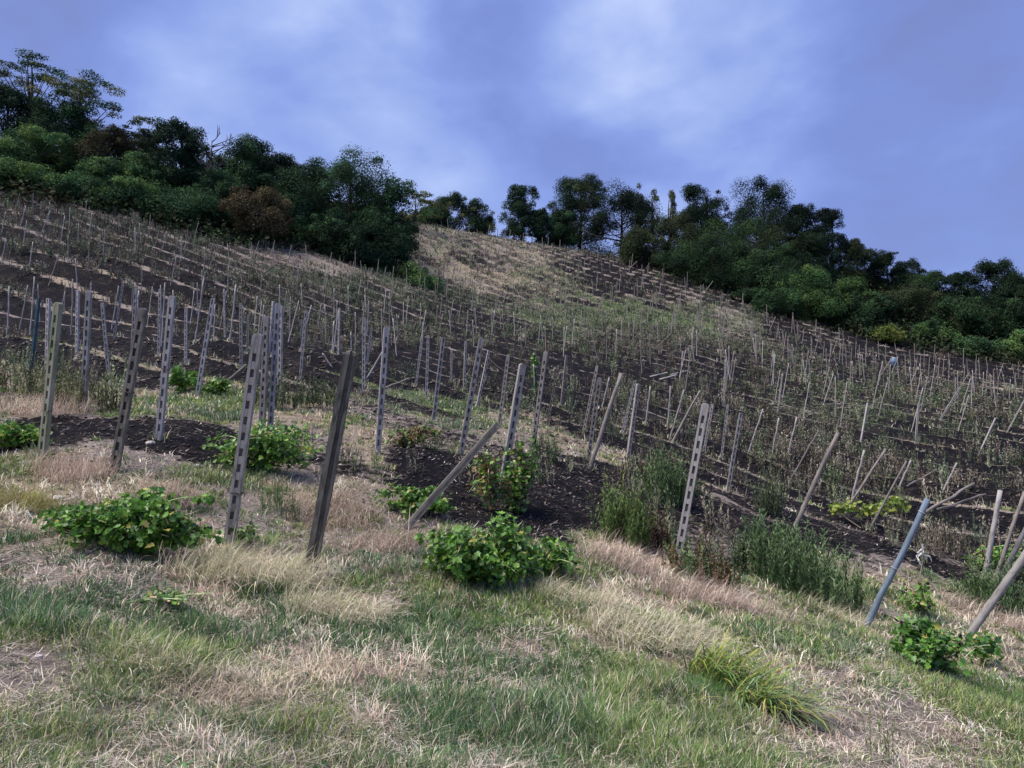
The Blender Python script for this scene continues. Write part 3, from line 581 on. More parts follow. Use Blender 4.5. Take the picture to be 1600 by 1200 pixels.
# ------------------------------------------------------------------ leafy plants near by
def leaves(P,nrm,size,colr,fold=.25,aspect=.95,lobed=True):
    """broad leaves: a six-sided folded blade round each point"""
    n=len(P); nrm=nrm/(np.linalg.norm(nrm,axis=1,keepdims=True)+1e-9); a=RS.normal(0,1,(n,3)); t=np.cross(nrm,a); t/=np.linalg.norm(t,axis=1,keepdims=True)+1e-9; b=np.cross(nrm,t)
    if lobed:
        rim=[(-.42,0,.0),(-.52,.20,.25),(-.30,.50,.55),(-.06,.34,.35),(.14,.52,.55),(.22,.24,.25),(.58,0,-.15),(.22,-.24,.25),(.14,-.52,.55),(-.06,-.34,.35),(-.30,-.50,.55),(-.52,-.20,.25)]
        shp=[(-.05,0,-.1)]+rim; K=len(rim); fz=[(0,1+i,1+(i+1)%K) for i in range(K)]
    else:
        shp=[(-.5,0,0),(-.15,.3,.5),(.2,.25,.4),(.55,0,-.1),(.2,-.25,.4),(-.15,-.3,.5)]; fz=[(0,1,2),(0,2,3),(0,3,4),(0,4,5)]
    V=np.stack([P+size[:,None]*(t*x+b*y*aspect+nrm*z*fold) for x,y,z in shp],1).reshape(-1,3); k=np.arange(n)*len(shp)
    return V,np.concatenate([np.stack([k+i,k+j,k+l],-1) for i,j,l in fz]),np.repeat(colr,len(shp),0)
VG=[(.10,.24,.04),(.14,.30,.045),(.065,.17,.03),(.17,.32,.045),(.04,.11,.022),(.12,.27,.035)]
VB=[(.16,.10,.05),(.12,.075,.04),(.20,.13,.06)]
n=1500; a=RS.uniform(-.66,.66,n); d=np.exp(RS.uniform(math.log(2.8),math.log(12),n)); x=np.sin(a)*d; y=np.cos(a)*d; k=RS.uniform(0,1,n)<cover(x,y)[1]*.8; x,y,d=x[k],y[k],d[k]; n=len(x)
i_=np.repeat(np.arange(n),9); m_=len(i_); P=np.stack([x[i_]+RS.normal(0,.035,m_),y[i_]+RS.normal(0,.035,m_),0*x[i_]],-1); P[:,2]=hh(P[:,0],P[:,1])+RS.uniform(.01,.05,m_)
V,f,cv=leaves(P,RS.normal(0,.5,(m_,3))+np.array((0,-.3,.8)),RS.uniform(.015,.04,m_),np.repeat(pal([(.07,.16,.05),(.10,.2,.06),(.06,.13,.06),(.16,.2,.08)],n,None,.2),9,0),lobed=False)
tag(mobj('broadleaf_weeds',np_mesh('broadleaf_weeds',V,[f],M_BROAD,cv)),'tiny broad leaved weeds sprinkled through the foreground turf','weeds',kind='stuff')
def vine_bush(c,rx,ry,h,n,lab,cat='bush',name='vine_bush',cols=VG,ls=.06,brown=0.,seed=0,arms=7,clim=None):
    rs=np.random.RandomState(seed+5); n=int(n*1.55); root=empty(name,c); tag(root,lab,cat)
    # runners carrying the leaves
    L=[];m=MB()
    for k in range(arms):
        a=rs.uniform(0,6.28); l=rs.uniform(.5,1.05); pts=[np.array((0,0,.02))]
        l*=(1.35 if k%4==0 else 1); e=np.array((rx*l*math.cos(a),ry*l*math.sin(a),0))
        hh_=h*rs.uniform(.35,1.25)
        if clim is not None: e=np.array((rx*.4*rs.normal(),ry*.4*rs.normal(),0)); hh_=h*rs.uniform(.5,1.1)
        for t in np.linspace(.15,1,7):
            zz_=hh_*(t if clim is not None else math.sin(t*2.5)/1.0*.95)
            pts.append(e*t+np.array((rs.normal()*.03,rs.normal()*.03,max(.05,zz_))))
        if clim is not None: pts=[p+np.array(clim)*(p[2]/h) for p in pts]
        m.tube(pts,np.linspace(.012,.004,8),5,(.5,.38,.25)); L+=pts[1:]
    SH=[]
    for k in range(arms):
        a=rs.uniform(0,6.28); l=rs.uniform(.9,1.45); up=rs.uniform(.1,.9) if clim is None else .6; b0=L[rs.randint(0,len(L))]
        e=np.array((rx*l*math.cos(a),ry*l*math.sin(a),h*up)); e=b0*.5+e*.75; mid_=(b0+e)/2+np.array((0,0,h*.25)); pts=[b0*(1-t)**2+2*mid_*t*(1-t)+e*t*t for t in np.linspace(0,1,8)]
        m.tube(pts,np.linspace(.006,.002,8),4,(.4,.5,.25)); SH+=pts[2:]
    mobj('stem',m.mesh('stem',M_BARK),root)
    P=[];Nn=[]
    L=np.array(L); i=rs.randint(0,len(L),n); 
    off=rs.normal(0,1,(n,3)); off/=np.linalg.norm(off,axis=1,keepdims=True); off*=(rs.uniform(0,1,(n,1))**.5+(rs.uniform(0,1,(n,1))<.1)*rs.uniform(0,.9,(n,1)))*np.array((rx*.25,ry*.27,h*.27))
    Q=L[i]+off
    SH=np.array(SH); kq=rs.randint(0,len(SH),max(1,n//7)); sel_=rs.choice(n,len(kq),replace=False); Q[sel_]=SH[kq]+rs.normal(0,.035,(len(kq),3))
    gz=hh(c[0]+Q[:,0],c[1]+Q[:,1])-c[2]; Q[:,2]=np.maximum(Q[:,2],gz+.02+rs.uniform(0,.06,n))
    nr=off/np.array((rx,ry,h))*1.0+np.array((-.1,-.3,.8))+rs.normal(0,.75,(n,3))
    ci=rs.randint(0,len(cols),n); cl=np.array(cols)[ci]*rs.uniform(.6,1.3,(n,1)); yy=rs.uniform(0,1,n)<.035; cl[yy]=(.36,.33,.08)
    if brown: w=rs.uniform(0,1,n)<brown; cl[w]=np.array(VB)[rs.randint(0,3,w.sum())]
    V,f,cv=leaves(Q,nr,ls*rs.uniform(.55,1.25,n),cl)
    mobj('leaves',np_mesh('leaves',V,[f],M_BROAD,cv),root); return root
vine_bush(at(212,862),.50,.40,.40,2100,'round bright green mound of vine leaves on the left, before the tall slotted posts',seed=1,arms=14)
vine_bush(at(150,838),.38,.3,.22,420,'low green vine shoots creeping left from the round mound',seed=21,arms=8)
vine_bush(at(748,910),.50,.42,.50,2200,'largest bright green vine bush, at the centre below the diagonal brace',seed=2,arms=14)
vine_bush(at(850,900),.42,.3,.28,520,'low green vine trailing right from the largest bush',seed=22,arms=8)
vine_bush(at(410,735),.75,.5,.5,1300,'green vine bush behind the tall post with a wire ring',seed=3,arms=10)
vine_bush(at(805,800),.30,.3,.85,1100,'green vine climbing up the weathered leaning post',cat='vine',name='climbing_vine',seed=4,arms=11,clim=(.12,0,0),brown=.15)
vine_bush(at(765,800),.35,.3,.6,560,'thin leafy vine left of the vine wrapped post, partly scorched',cat='vine',name='climbing_vine',seed=14,arms=9,brown=.4)
vine_bush(at(15,700),.5,.3,.3,650,'green vine shoots at the left edge by the mossy post',seed=5)
vine_bush(at(650,805),.45,.3,.28,650,'low green vine leaves at the foot of the diagonal brace',seed=6,arms=8)
vine_bush(at(1465,1050),.38,.4,.36,1100,'dark green vine bush between the blue pole and the thick bare pole',seed=7,arms=11,ls=.062,cols=VG[:1]+VG[2:3]+VG[4:])
vine_bush(at(1440,960),.3,.25,.38,200,'thin vine shoots rising just right of the blue pole foot',seed=8,arms=7)
vine_bush(at(1580,905),.7,.5,.55,700,'vine leaves mixed with weeds at the right edge',seed=9,arms=8)
vine_bush(at(382,852),.13,.12,.17,150,'small green plant at the foot of the post with a wire ring',cat='plant',name='small_plant',seed=10,ls=.05,arms=6)
vine_bush(at(262,945),.3,.2,.08,110,'flat green sprouts in grass below the round vine mound',cat='plant',name='small_plant',seed=12,ls=.035,arms=6)
vine_bush(at(285,612),.35,.3,.4,230,'bright green sprig left of a leaning slotted post',cat='plant',name='small_plant',seed=11,ls=.1,cols=[(.09,.22,.03),(.12,.27,.04)],arms=6)
vine_bush(at(342,616),.3,.25,.25,160,'second small sprig, right of the leaning slotted post',cat='plant',name='small_plant',seed=16,ls=.1,cols=[(.09,.20,.03),(.12,.24,.04)],arms=6)
vine_bush(at(640,700),.5,.4,.32,480,'scorched brown and green vine regrowth beside the lone slotted post',cat='vine',name='scorched_vine',seed=17,brown=.6)
vine_bush(at(836,622),.15,.15,1.6,200,'green tuft of vine on top of a thin upright stake',cat='vine',name='climbing_vine',seed=18,arms=3,clim=(0,0,0),ls=.12)
vine_bush(at(1530,1040),.12,.1,.3,40,'single pale green vine shoot right of the dark green bush',cat='plant',name='small_plant',seed=19,cols=[(.14,.26,.04)],arms=2,ls=.07)
vine_bush(at(1435,1000),.4,.2,.14,170,'low vine leaves under the broken slotted post',cat='plant',name='small_plant',seed=20,arms=5)
# the yellow shoot running sideways on its wire
p=at(1345,825); root=empty('vine_shoot',p); tag(root,'yellow green vine shoot stretched sideways over the burnt rows','vine')
A=at_px(1305,798,p[1]);B=at_px(1410,790,p[1]); m=MB(); ts=np.linspace(0,1,12); pts=[A+(B-A)*t+np.array((0,0,.07*math.sin(t*9)))-p for t in ts]; m.tube([(0,0,0),pts[0]*.6,pts[0]],[.015,.012,.01],5,(.4,.3,.2)); m.tube(pts,[.009]*12,5,(.4,.35,.2)); mobj('stem',m.mesh('stem',M_BARK),root)
i=RS.randint(0,12,260); Q=np.array(pts)[i]+RS.normal(0,.075,(260,3)); V,f,cv=leaves(Q,RS.normal(0,.5,(260,3))+np.array((0,-.5,.7)),RS.uniform(.06,.13,260),pal([(.20,.28,.04),(.13,.22,.035),(.26,.32,.05)],260)); mobj('leaves',np_mesh('leaves',V,[f],M_BROAD,cv),root)

# tall weeds that can be told apart
GW=[(.10,.17,.07),(.14,.21,.09),(.08,.14,.065),(.17,.23,.11)]
def weed_clump(px,py,rx,h,n,lab,green=1.,cg=GW,cb=BROWN,wl=.012,S_=3,L_=26):
    c=at(px,py); a=RS.uniform(0,6.28,n); r=np.sqrt(RS.uniform(0,1,n))
    x=c[0]+rx*r*np.cos(a); y=c[1]+rx*.6*r*np.sin(a); hs=h*RS.uniform(.55,1.05,n)*(1-.3*r)
    V,Fs,Cc=join(weeds(x,y,hs,np.full(n,green),S_,L_,np.full(n,wl),.08,cb+[cb[0]]*(5-len(cb)),cg+[cg[0]]*(5-len(cg))))
    V=V-c; o=mobj('tall_weed',np_mesh('tall_weed',V,Fs,M_WEED,Cc)); o.location=[float(q) for q in c]; tag(o,lab,'weed')
weed_clump(1245,922,.85,1.12,150,'wide clump of feathery green weeds in front of the long grey pole',wl=.014)
weed_clump(975,850,.34,1.05,60,'upright green weed clump left of the tall slotted post by the brown bush',cg=[(.12,.19,.06),(.09,.15,.05),(.16,.2,.06)])
weed_clump(1040,790,.42,1.35,60,'tallest dusky green weed, behind the tall slotted post')
weed_clump(1200,805,.26,1.05,34,'narrow green weed column above the wide feathery clump',cg=[(.11,.14,.08),(.09,.12,.065)])
weed_clump(1225,850,.3,.5,18,'low green weed at the foot of the long grey pole')
weed_clump(130,640,.6,.95,36,'pale olive weed clump behind the slotted post by the scorched patch',cg=[(.19,.20,.11),(.15,.17,.09)],wl=.02)
weed_clump(20,612,1.2,.95,55,'broad pale weed thicket at the left edge around the teal post',cg=[(.19,.20,.11),(.15,.17,.09),(.12,.14,.08)],wl=.02)
weed_clump(1550,950,.55,1.0,45,'grey green weed thicket round the posts at the right edge',wl=.014)
weed_clump(1400,800,.5,.8,26,'dull brown weed clump beyond the yellow vine shoot',0.1)
weed_clump(1010,850,.55,.62,44,'dark brown withered bush behind the upright green clump',0,wl=.02,cb=[(.10,.065,.045),(.07,.05,.04),(.13,.09,.06)])
weed_clump(1100,905,.5,.7,50,'ochre brown bush at the foot of the tall slotted post',.2,wl=.016,cb=[(.16,.115,.065),(.12,.085,.05),(.19,.15,.08)])
weed_clump(1040,760,.9,.7,70,'rusty brown brush surrounding the tallest dusky green weed',0.05,wl=.022,cb=[(.13,.095,.07),(.10,.07,.055)])
weed_clump(430,800,.30,.62,22,'thin green weeds between the wire ring post and the nearest post',wl=.009,L_=14)
weed_clump(500,640,.5,1.0,26,'dim green weeds left of the nearest post head',cg=[(.10,.13,.07),(.13,.15,.09)],wl=.016)
weed_clump(435,640,.5,1.1,24,'bushy olive weeds beside the slotted trio',cg=[(.12,.14,.08),(.15,.16,.09)],wl=.016)
weed_clump(555,735,.35,.75,20,'thin dark weeds right of the nearest grooved post',.4,wl=.009,L_=12)
weed_clump(690,705,.35,.7,18,'sparse weeds left of the long slotted post over the brace',.6,wl=.009,L_=12)
weed_clump(1385,1195,.10,.62,5,'two or three pale seedy stems at the bottom right foreground',cg=[(.16,.2,.09),(.2,.22,.1)],wl=.006,L_=16)
weed_clump(850,720,.3,.9,20,'greyish weeds right of the climbing vine',.6,wl=.012)
weed_clump(1480,860,.5,1.0,34,'brown weeds behind the head of the blue pole',0.05,wl=.016)

# arching sedge and straw tussocks
def tussock(px,py,n,r,l,w,cols,lab,cat,tl=(.1,1.1),bn=(.4,1.7),az=None,name='grass_tussock'):
    c=at(px,py); a=RS.uniform(0,6.28,n); q=r*np.sqrt(RS.uniform(0,1,n)); x=c[0]+q*np.cos(a); y=c[1]+q*np.sin(a)*.7
    P=np.stack([x,y,hh(x,y)-.01],-1)-c; A=a if az is None else az+RS.normal(0,.8,n)
    ln=l*RS.uniform(.45,1.1,n); t=RS.uniform(*tl,n); b=RS.uniform(*bn,n); colr=pal(cols,n); V=[];k=5; W=w*RS.uniform(.6,1.3,n)
    pos=P.copy(); s=np.stack([-np.sin(A),np.cos(A),np.zeros(n)],-1)*(W/2)[:,None]; rings=[pos-s,pos+s]
    for j in range(4):
        tt=t+b*(j/3.)**1.2; pos=pos+np.stack([np.cos(A)*np.sin(tt),np.sin(A)*np.sin(tt),np.cos(tt)],-1)*(ln/4)[:,None]; ww=(1,.85,.6,.08)[j]; rings+=[pos-s*ww,pos+s*ww]
    V=np.stack(rings,1).reshape(-1,3); i=np.arange(n)*10; f=np.concatenate([np.stack([i+2*j,i+2*j+1,i+2*j+3,i+2*j+2],-1) for j in range(4)])
    o=mobj(name,np_mesh(name,V,[f],M_GRASS,np.repeat(colr,10,0))); o.location=[float(v) for v in c]; tag(o,lab,cat)
tussock(1135,1065,260,.30,.50,.012,[(.13,.24,.07),(.17,.29,.08),(.25,.33,.07),(.38,.38,.09)],'clump of long arching green blades in the lower right foreground','sedge',(.1,.9),(.6,1.7),-.5)
tussock(1195,1110,260,.26,.52,.012,[(.13,.24,.07),(.25,.33,.07),(.40,.40,.10),(.2,.3,.16)],'yellowing lower half of the arching green clump','sedge',(.3,1.0),(.7,1.7),-.7)
tussock(1215,1120,200,.18,.42,.010,[(.42,.33,.26),(.34,.26,.2),(.2,.25,.16)],'dead brown blades hanging below the arching green clump','sedge',(.7,1.3),(.6,1.3),-1.0)
ST2=[(.74,.69,.52),(.84,.79,.64),(.60,.54,.40),(.50,.52,.30),(.68,.62,.46)]
PK=[(.66,.54,.46),(.76,.66,.57),(.52,.41,.34),(.36,.28,.22)]
TU=[(400,905,520,.48,.40,'tallest cream straw mound, between the round vine mound and the nearest post',ST2,-.3),
(520,960,340,.4,.32,'yellowish straw tuft running down right from the nearest post',ST2,-.6),
(310,900,240,.3,.3,'wispy straw at the right foot of the round vine mound',ST2,-.5),
(250,780,260,.35,.34,'whitish straw sheaf above the round vine mound',PK,-.5),
(110,745,320,.45,.34,'pinkish straw mound at the foot of the mossy post',PK,-.6),
(25,790,220,.35,.3,'yellow green straw tuft at the left edge below the pinkish mound',[(.32,.32,.1),(.42,.38,.16)],-.2),
(520,805,380,.5,.34,'pinkish straw mound right of the nearest grooved post',PK,-.5),
(600,855,240,.4,.32,'bent pink straw left of the largest vine bush',PK,-.8),
(960,880,300,.45,.36,'pinkish straw mound right of the low trailing vine',PK,-.4),
(1090,935,340,.45,.36,'russet straw at the foot of the tall slotted post',PK,-.7),
(1180,960,220,.4,.3,'russet straw stretching right below the wide feathery weeds',PK,-.7),
(1000,990,420,.45,.30,'pale straw bank at the centre right of the foreground',ST2,-.7),
(900,940,260,.35,.28,'cream straw under the low trailing vine',ST2,-.7),
(1300,965,300,.4,.26,'cream straw left of the foot of the blue pole',ST2,-.6),
(1590,985,260,.35,.36,'ochre straw at the right edge behind the thick bare pole',PK,-.9),
(1510,950,200,.35,.3,'dry straw between the blue pole and the thick bare pole',PK,-.9),
(70,645,360,.7,.4,'pinkish straw around the teal post at far left',PK,-.5),
(330,1085,300,.28,.16,'bright bleached tuft in the lower left foreground',[(.55,.48,.38),(.48,.4,.32)],-.3),
(230,1035,200,.22,.16,'cream tuft at the left above the bright bleached one',ST2,-.4),
(1080,1000,240,.3,.24,'straw bank above the arching green clump',ST2,-.7),
(300,985,320,.2,.13,'deep green grass tuft below the tallest straw mound',[(.06,.13,.04),(.08,.16,.05)],None),
(740,985,420,.35,.13,'lush green grass tuft below the largest vine bush',[(.09,.16,.045),(.12,.19,.05)],None),
(1075,1085,420,.28,.16,'deep green grass left of the arching green clump',[(.06,.14,.04),(.08,.17,.05)],None),
(1555,1100,420,.35,.2,'long green grass under the dark green vine bush at lower right',[(.07,.14,.045),(.09,.17,.05)],None)]
for px,py,n,r,l,lab,cols,az in TU: tussock(px,py,int(n*2.4),r*1.15,l*(1.2 if az is not None else 1),.0048,cols,lab,'grass tuft',(.15,1.1),(.3,1.5) if az is not None else (.1,.8),az)

# stones, scraps
def rock(px,py,s,lab,col=(.5,.47,.43),name='stone'):
    import bmesh
    c=at(px,py); bm=bmesh.new(); bmesh.ops.create_icosphere(bm,subdivisions=2,radius=s*.75)
    for v in bm.verts: v.co*=random.uniform(.82,1.12); v.co.z*=.6
    me_=bpy.data.meshes.new(name); bm.to_mesh(me_); bm.free(); a=me_.color_attributes.new('col','FLOAT_COLOR','POINT'); a.data.foreach_set('color',np.tile((*col,1),(len(me_.vertices),1)).astype(np.float32).ravel()); me_.materials.append(M_ROCK)
    o=mobj(name,me_); o.location=[float(q) for q in c+np.array((0,0,s*.25))]; o.rotation_euler=(0,0,random.uniform(0,6)); tag(o,lab,'stone')
rock(310,730,.06,'white stone on the lower edge of the scorched patch',(.7,.66,.6)); rock(90,782,.08,'pale stone in straw below the mossy post'); rock(1182,1012,.035,'small white stone above the arching green clump',(.75,.73,.7))
rock(235,695,.09,'grey stone beside the pale post in the scorched patch',(.35,.32,.3)); rock(533,728,.05,'flat white stone right of the nearest grooved post',(.7,.66,.6)); rock(60,1028,.03,'tiny white stone on bare earth at the lower left',(.65,.62,.6))
for q,(a_,b_) in enumerate([(1030,586),(1045,590),(1062,583)]): pixspan('bleached_branch',(a_-14,b_+3),(a_+13,b_-4),.11,M_CONC,['lowest of three bleached branches','middle of three bleached branches','highest of three bleached branches'][q]+' piled on a burnt row in mid slope','branch',False,0,.5)
# rag on a stem, and a blue water drum far up
c=at(1437,905); root=empty('plastic_rag',c); m=MB(); rs=random.Random(5)
top=at_px(1440,850,c[1])-c; m.tube([(0,0,0),top*.5+np.array((.03,0,0)),top],[.008,.006,.004],5,(.25,.2,.15)); mobj('stick',m.mesh('stick',M_BARK),root)
m=MB()
for k in range(4):
    P0=np.array(top)*.95+np.array((rs.uniform(-.02,.02),-.01,rs.uniform(-.05,.05))); pts=[P0+np.array((rs.uniform(-.05,.05)*j,rs.uniform(-.02,.02)*j,-.07*j)) for j in range(4)]; pts+=[pts[-1]+np.array((.02,0,-.04)),pts[-1]+np.array((.03,0,-.09))]; m.tube(pts,[.003,.012,.008,.014,.008,.003],6,(.62,.62,.62))
mobj('rag',m.mesh('rag',M_PLAST),root); tag(root,'torn white plastic rag hanging on a stick right of the blue pole','rag')
c=at(1397,572); root=empty('water_drum',c); tag(root,'pale blue drum standing among stakes near the right treeline','drum')
m=MB(); m.tube([(0,0,z) for z in (0,.04,.3,.33,.55,.58,.75,.8)],[.30,.33,.33,.35,.35,.33,.33,.29],16,(.12,.18,.27)); mobj('body',m.mesh('body',M_PLAST,True),root)
m=MB(); m.tube([(0,0,.8),(0,0,.85)],[.2,.18],12,(.5,.55,.6)); mobj('lid',m.mesh('lid',M_PLAST),root)

# ------------------------------------------------------------------ trees
def tree(kind,cx,top,wpx,d,lab,cols,cb=.1,cat='tree',leaf=.40,dens=1.,seed=None):
    rs=np.random.RandomState(int(cx*7+top) if seed is None else seed)
    r=ray(cx,top); dep=d; T=r*dep+np.array([0,0,CZ]); x,y=T[0],T[1]; z0=float(hh(np.array([x]),np.array([y]))[0]); H=max(1.2,T[2]-z0); W=wpx/F*d/2*(1.28 if (kind in('round','gappy') and cx>860) else 1.06)
    root=empty({'tree':'tree','bush':'bush'}.get(cat,'tree'),(x,y,z0)); tag(root,lab,cat)
    L=[]   # lobes: centre, radii
    if kind in('round','bush'):
        n=int(min(90,max(22,20*(H/W))))
        for k in range(n):
            t=rs.uniform(0,1); zz_=H*(cb+(.93-cb)*t)
            prof=math.sin(math.pi*min(.97,max(.10,(t*.62+.28))))**.6 if kind=='round' else math.cos(t*1.35)**.6
            a=rs.uniform(0,6.28); q=W*prof*math.sqrt(rs.uniform(.1,1))*.78
            rr_=W*rs.uniform(.24,.44)*(1.1-.35*t); L.append((np.array((q*math.cos(a),q*math.sin(a),zz_)),np.array((rr_,rr_,rr_*rs.uniform(.75,1.05)))))
        L.append((np.array((rs.uniform(-.25,.25)*W,0,H-W*.2)),np.array((W*.2,W*.2,W*.2))))
        for k in range(16):                                  # smaller sprays that break the outline
            t=rs.uniform(.25,1); a=rs.uniform(0,6.28); q=W*math.sin(math.pi*min(.97,t*.62+.28))**.6*rs.uniform(.75,1.08); rr_=W*rs.uniform(.08,.18)
            L.append((np.array((q*math.cos(a),q*math.sin(a),H*(cb+(.95-cb)*t))),np.array((rr_,rr_,rr_*.8))))
    elif kind=='gappy':
        for k in range(int(max(40,26*H/W))):
            t=rs.uniform(0,1); a=rs.uniform(0,6.28); q=W*math.sin(math.pi*(t*.66+.24))**.6*rs.uniform(.2,.9); rr_=W*rs.uniform(.16,.30)
            L.append((np.array((q*math.cos(a),q*math.sin(a),H*(cb+(.95-cb)*t))),np.array((rr_,rr_,rr_*.95))))
        L.append((np.array((0,0,H-W*.15)),np.array((W*.2,W*.2,W*.15))))
    elif kind=='sparse':                      # flat sprays on thin limbs
        for k in range(34):
            t=rs.uniform(0,1)**.6; a=rs.uniform(0,6.28); q=W*rs.uniform(.1,1)*math.sin(math.pi*(t*.62+.3))**.5; rr_=W*rs.uniform(.13,.28)
            L.append((np.array((q*math.cos(a),q*math.sin(a),H*(cb+(1-cb)*t)-q*.25)),np.array((rr_,rr_,rr_*.28))))
    elif kind=='conic':
        for k in range(int(max(44,22*H/W))):
            t=rs.uniform(0,1); a=rs.uniform(0,6.28); q=W*(1.0-t)**.75*rs.uniform(.5,.9); rr_=W*(.14+.24*(1-t))
            L.append((np.array((q*math.cos(a),q*math.sin(a),H*(cb+(.97-cb)*t))),np.array((rr_,rr_,rr_*.55))))
        L.append((np.array((0,0,H*.96)),np.array((W*.09,W*.09,H*.05))))
    elif kind=='sapling':
        for k in range(15):
            t=rs.uniform(0,1); L.append((np.array((rs.normal()*W*.35*(1.2-t),rs.normal()*W*.35,H*(cb+(.97-cb)*t))),np.array((W*.32,W*.32,W*.45))))
    C_=np.array([l[0] for l in L]) if L else np.zeros((0,3))
    # trunk and limbs
    m=MB(); tr=max(.05,.018*H+.02*W); kx=rs.normal()*.04*H
    hz=np.linspace(0,.86,7); axis=[np.array((kx*math.sin(t*2.5),.02*H*math.sin(t*4),H*t)) for t in hz]; m.tube([axis[0]-np.array((0,0,.4))]+axis,[tr*1.3]+[tr*(1.05-t) for t in hz],7,(.09,.075,.06))
    if kind=='dead':
        for k in range(16):
            t=rs.uniform(.25,.86); s=np.array((kx*math.sin(t*2.5),0,H*t)); a=rs.uniform(0,6.28); dz=rs.uniform(.15,.4)*H*(1.05-t); e=s+np.array((math.cos(a)*W*rs.uniform(.4,1.1),math.sin(a)*W*.6,dz)); mid_=(s+e)/2+rs.normal(0,.1,3)
            m.tube([s,mid_,e],[.06,.04,.02],5,(.07,.06,.06))
            for j in range(4):
                s2=mid_+(e-mid_)*rs.uniform(0,1); e2=s2+rs.normal(0,.35,3)+np.array((0,0,.7)); m.tube([s2,e2],[.04,.018],4,(.07,.06,.06))
    else:
        for j in rs.choice(len(L),min(len(L),14),replace=False):
            e=C_[j]; t=max(.12,min(.8,e[2]/H*.6)); s=np.array((kx*math.sin(t*2.5),0,H*t)); m.tube([s,(s+e)/2+np.array((0,0,-.04*H)),e],[tr*.45*(1.1-t),tr*.3*(1.1-t),.02],5,(.09,.075,.06))
    mobj('trunk',m.mesh('trunk',M_BARK,True),root)
    if kind=='dead': return root
    # leaf sprays over and inside the lobes
    Ps=[];Ns=[];Cs=[];Sz=[]
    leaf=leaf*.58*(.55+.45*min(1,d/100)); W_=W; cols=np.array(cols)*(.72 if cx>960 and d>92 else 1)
    for c_,R_ in L:
        area=4*math.pi*((R_[0]**2*2+R_[2]**2)/3); n=int(min(1300,max(26,area/(leaf*leaf)*2.5*dens)))
        if kind=='sparse': n=int(n*.55)
        v=rs.normal(0,1,(n,3)); v/=np.linalg.norm(v,axis=1,keepdims=True); v[:,2]=np.where(v[:,2]<-.7,-v[:,2],v[:,2])
        q=v*R_*(rs.uniform(.45,1.1,(n,1))+(rs.uniform(0,1,(n,1))<.10)*rs.uniform(0,.22,(n,1)))
        Ps.append(c_+q); Ns.append(v+np.array((0,0,.35))+rs.normal(0,.5,(n,3)))
        tone=rs.uniform(.78,1.25); Cs.append(cols[rs.randint(0,len(cols))]*tone*rs.uniform(.86,1.14,(n,1))); Sz.append(leaf*rs.uniform(.5,1.15,n))
    P=np.concatenate(Ps);Nn=np.concatenate(Ns);Cc=np.concatenate(Cs);Sz=np.concatenate(Sz)
    g=hh(x+P[:,0],y+P[:,1])-z0; k=P[:,2]>g-.1; P,Nn,Cc,Sz=P[k],Nn[k],Cc[k],Sz[k]
    n=len(P); Nn/=np.linalg.norm(Nn,axis=1,keepdims=True); t=np.cross(Nn,rs.normal(0,1,(n,3))); t/=np.linalg.norm(t,axis=1,keepdims=True)+1e-9; b=np.cross(Nn,t)
    S3=Sz[:,None]; V=np.stack([P-t*S3*.5,P+b*S3*.3-Nn*S3*.05,P+t*S3*.55-Nn*S3*.12,P-b*S3*.3-Nn*S3*.05],1).reshape(-1,3); i=np.arange(n)*4
    mobj('crown',np_mesh('crown',V,[np.stack([i,i+1,i+2,i+3],-1)],M_LEAF,np.repeat(Cc,4,0)),root)
    return root
DK=[(.023,.047,.026),(.029,.056,.029),(.018,.037,.022)]; MD=[(.046,.098,.044),(.058,.116,.048),(.036,.078,.038)]; BR=[(.09,.165,.055),(.12,.195,.062),(.06,.13,.05)]
YL=[(.16,.17,.06),(.11,.13,.045),(.065,.09,.038)]; BN=[(.085,.075,.042),(.07,.062,.036),(.10,.085,.046)]; OL=[(.056,.078,.038),(.07,.092,.043),(.045,.064,.033)]; PN=[(.017,.031,.021),(.021,.038,.024)]; PL=[(.12,.155,.075),(.155,.18,.09)]
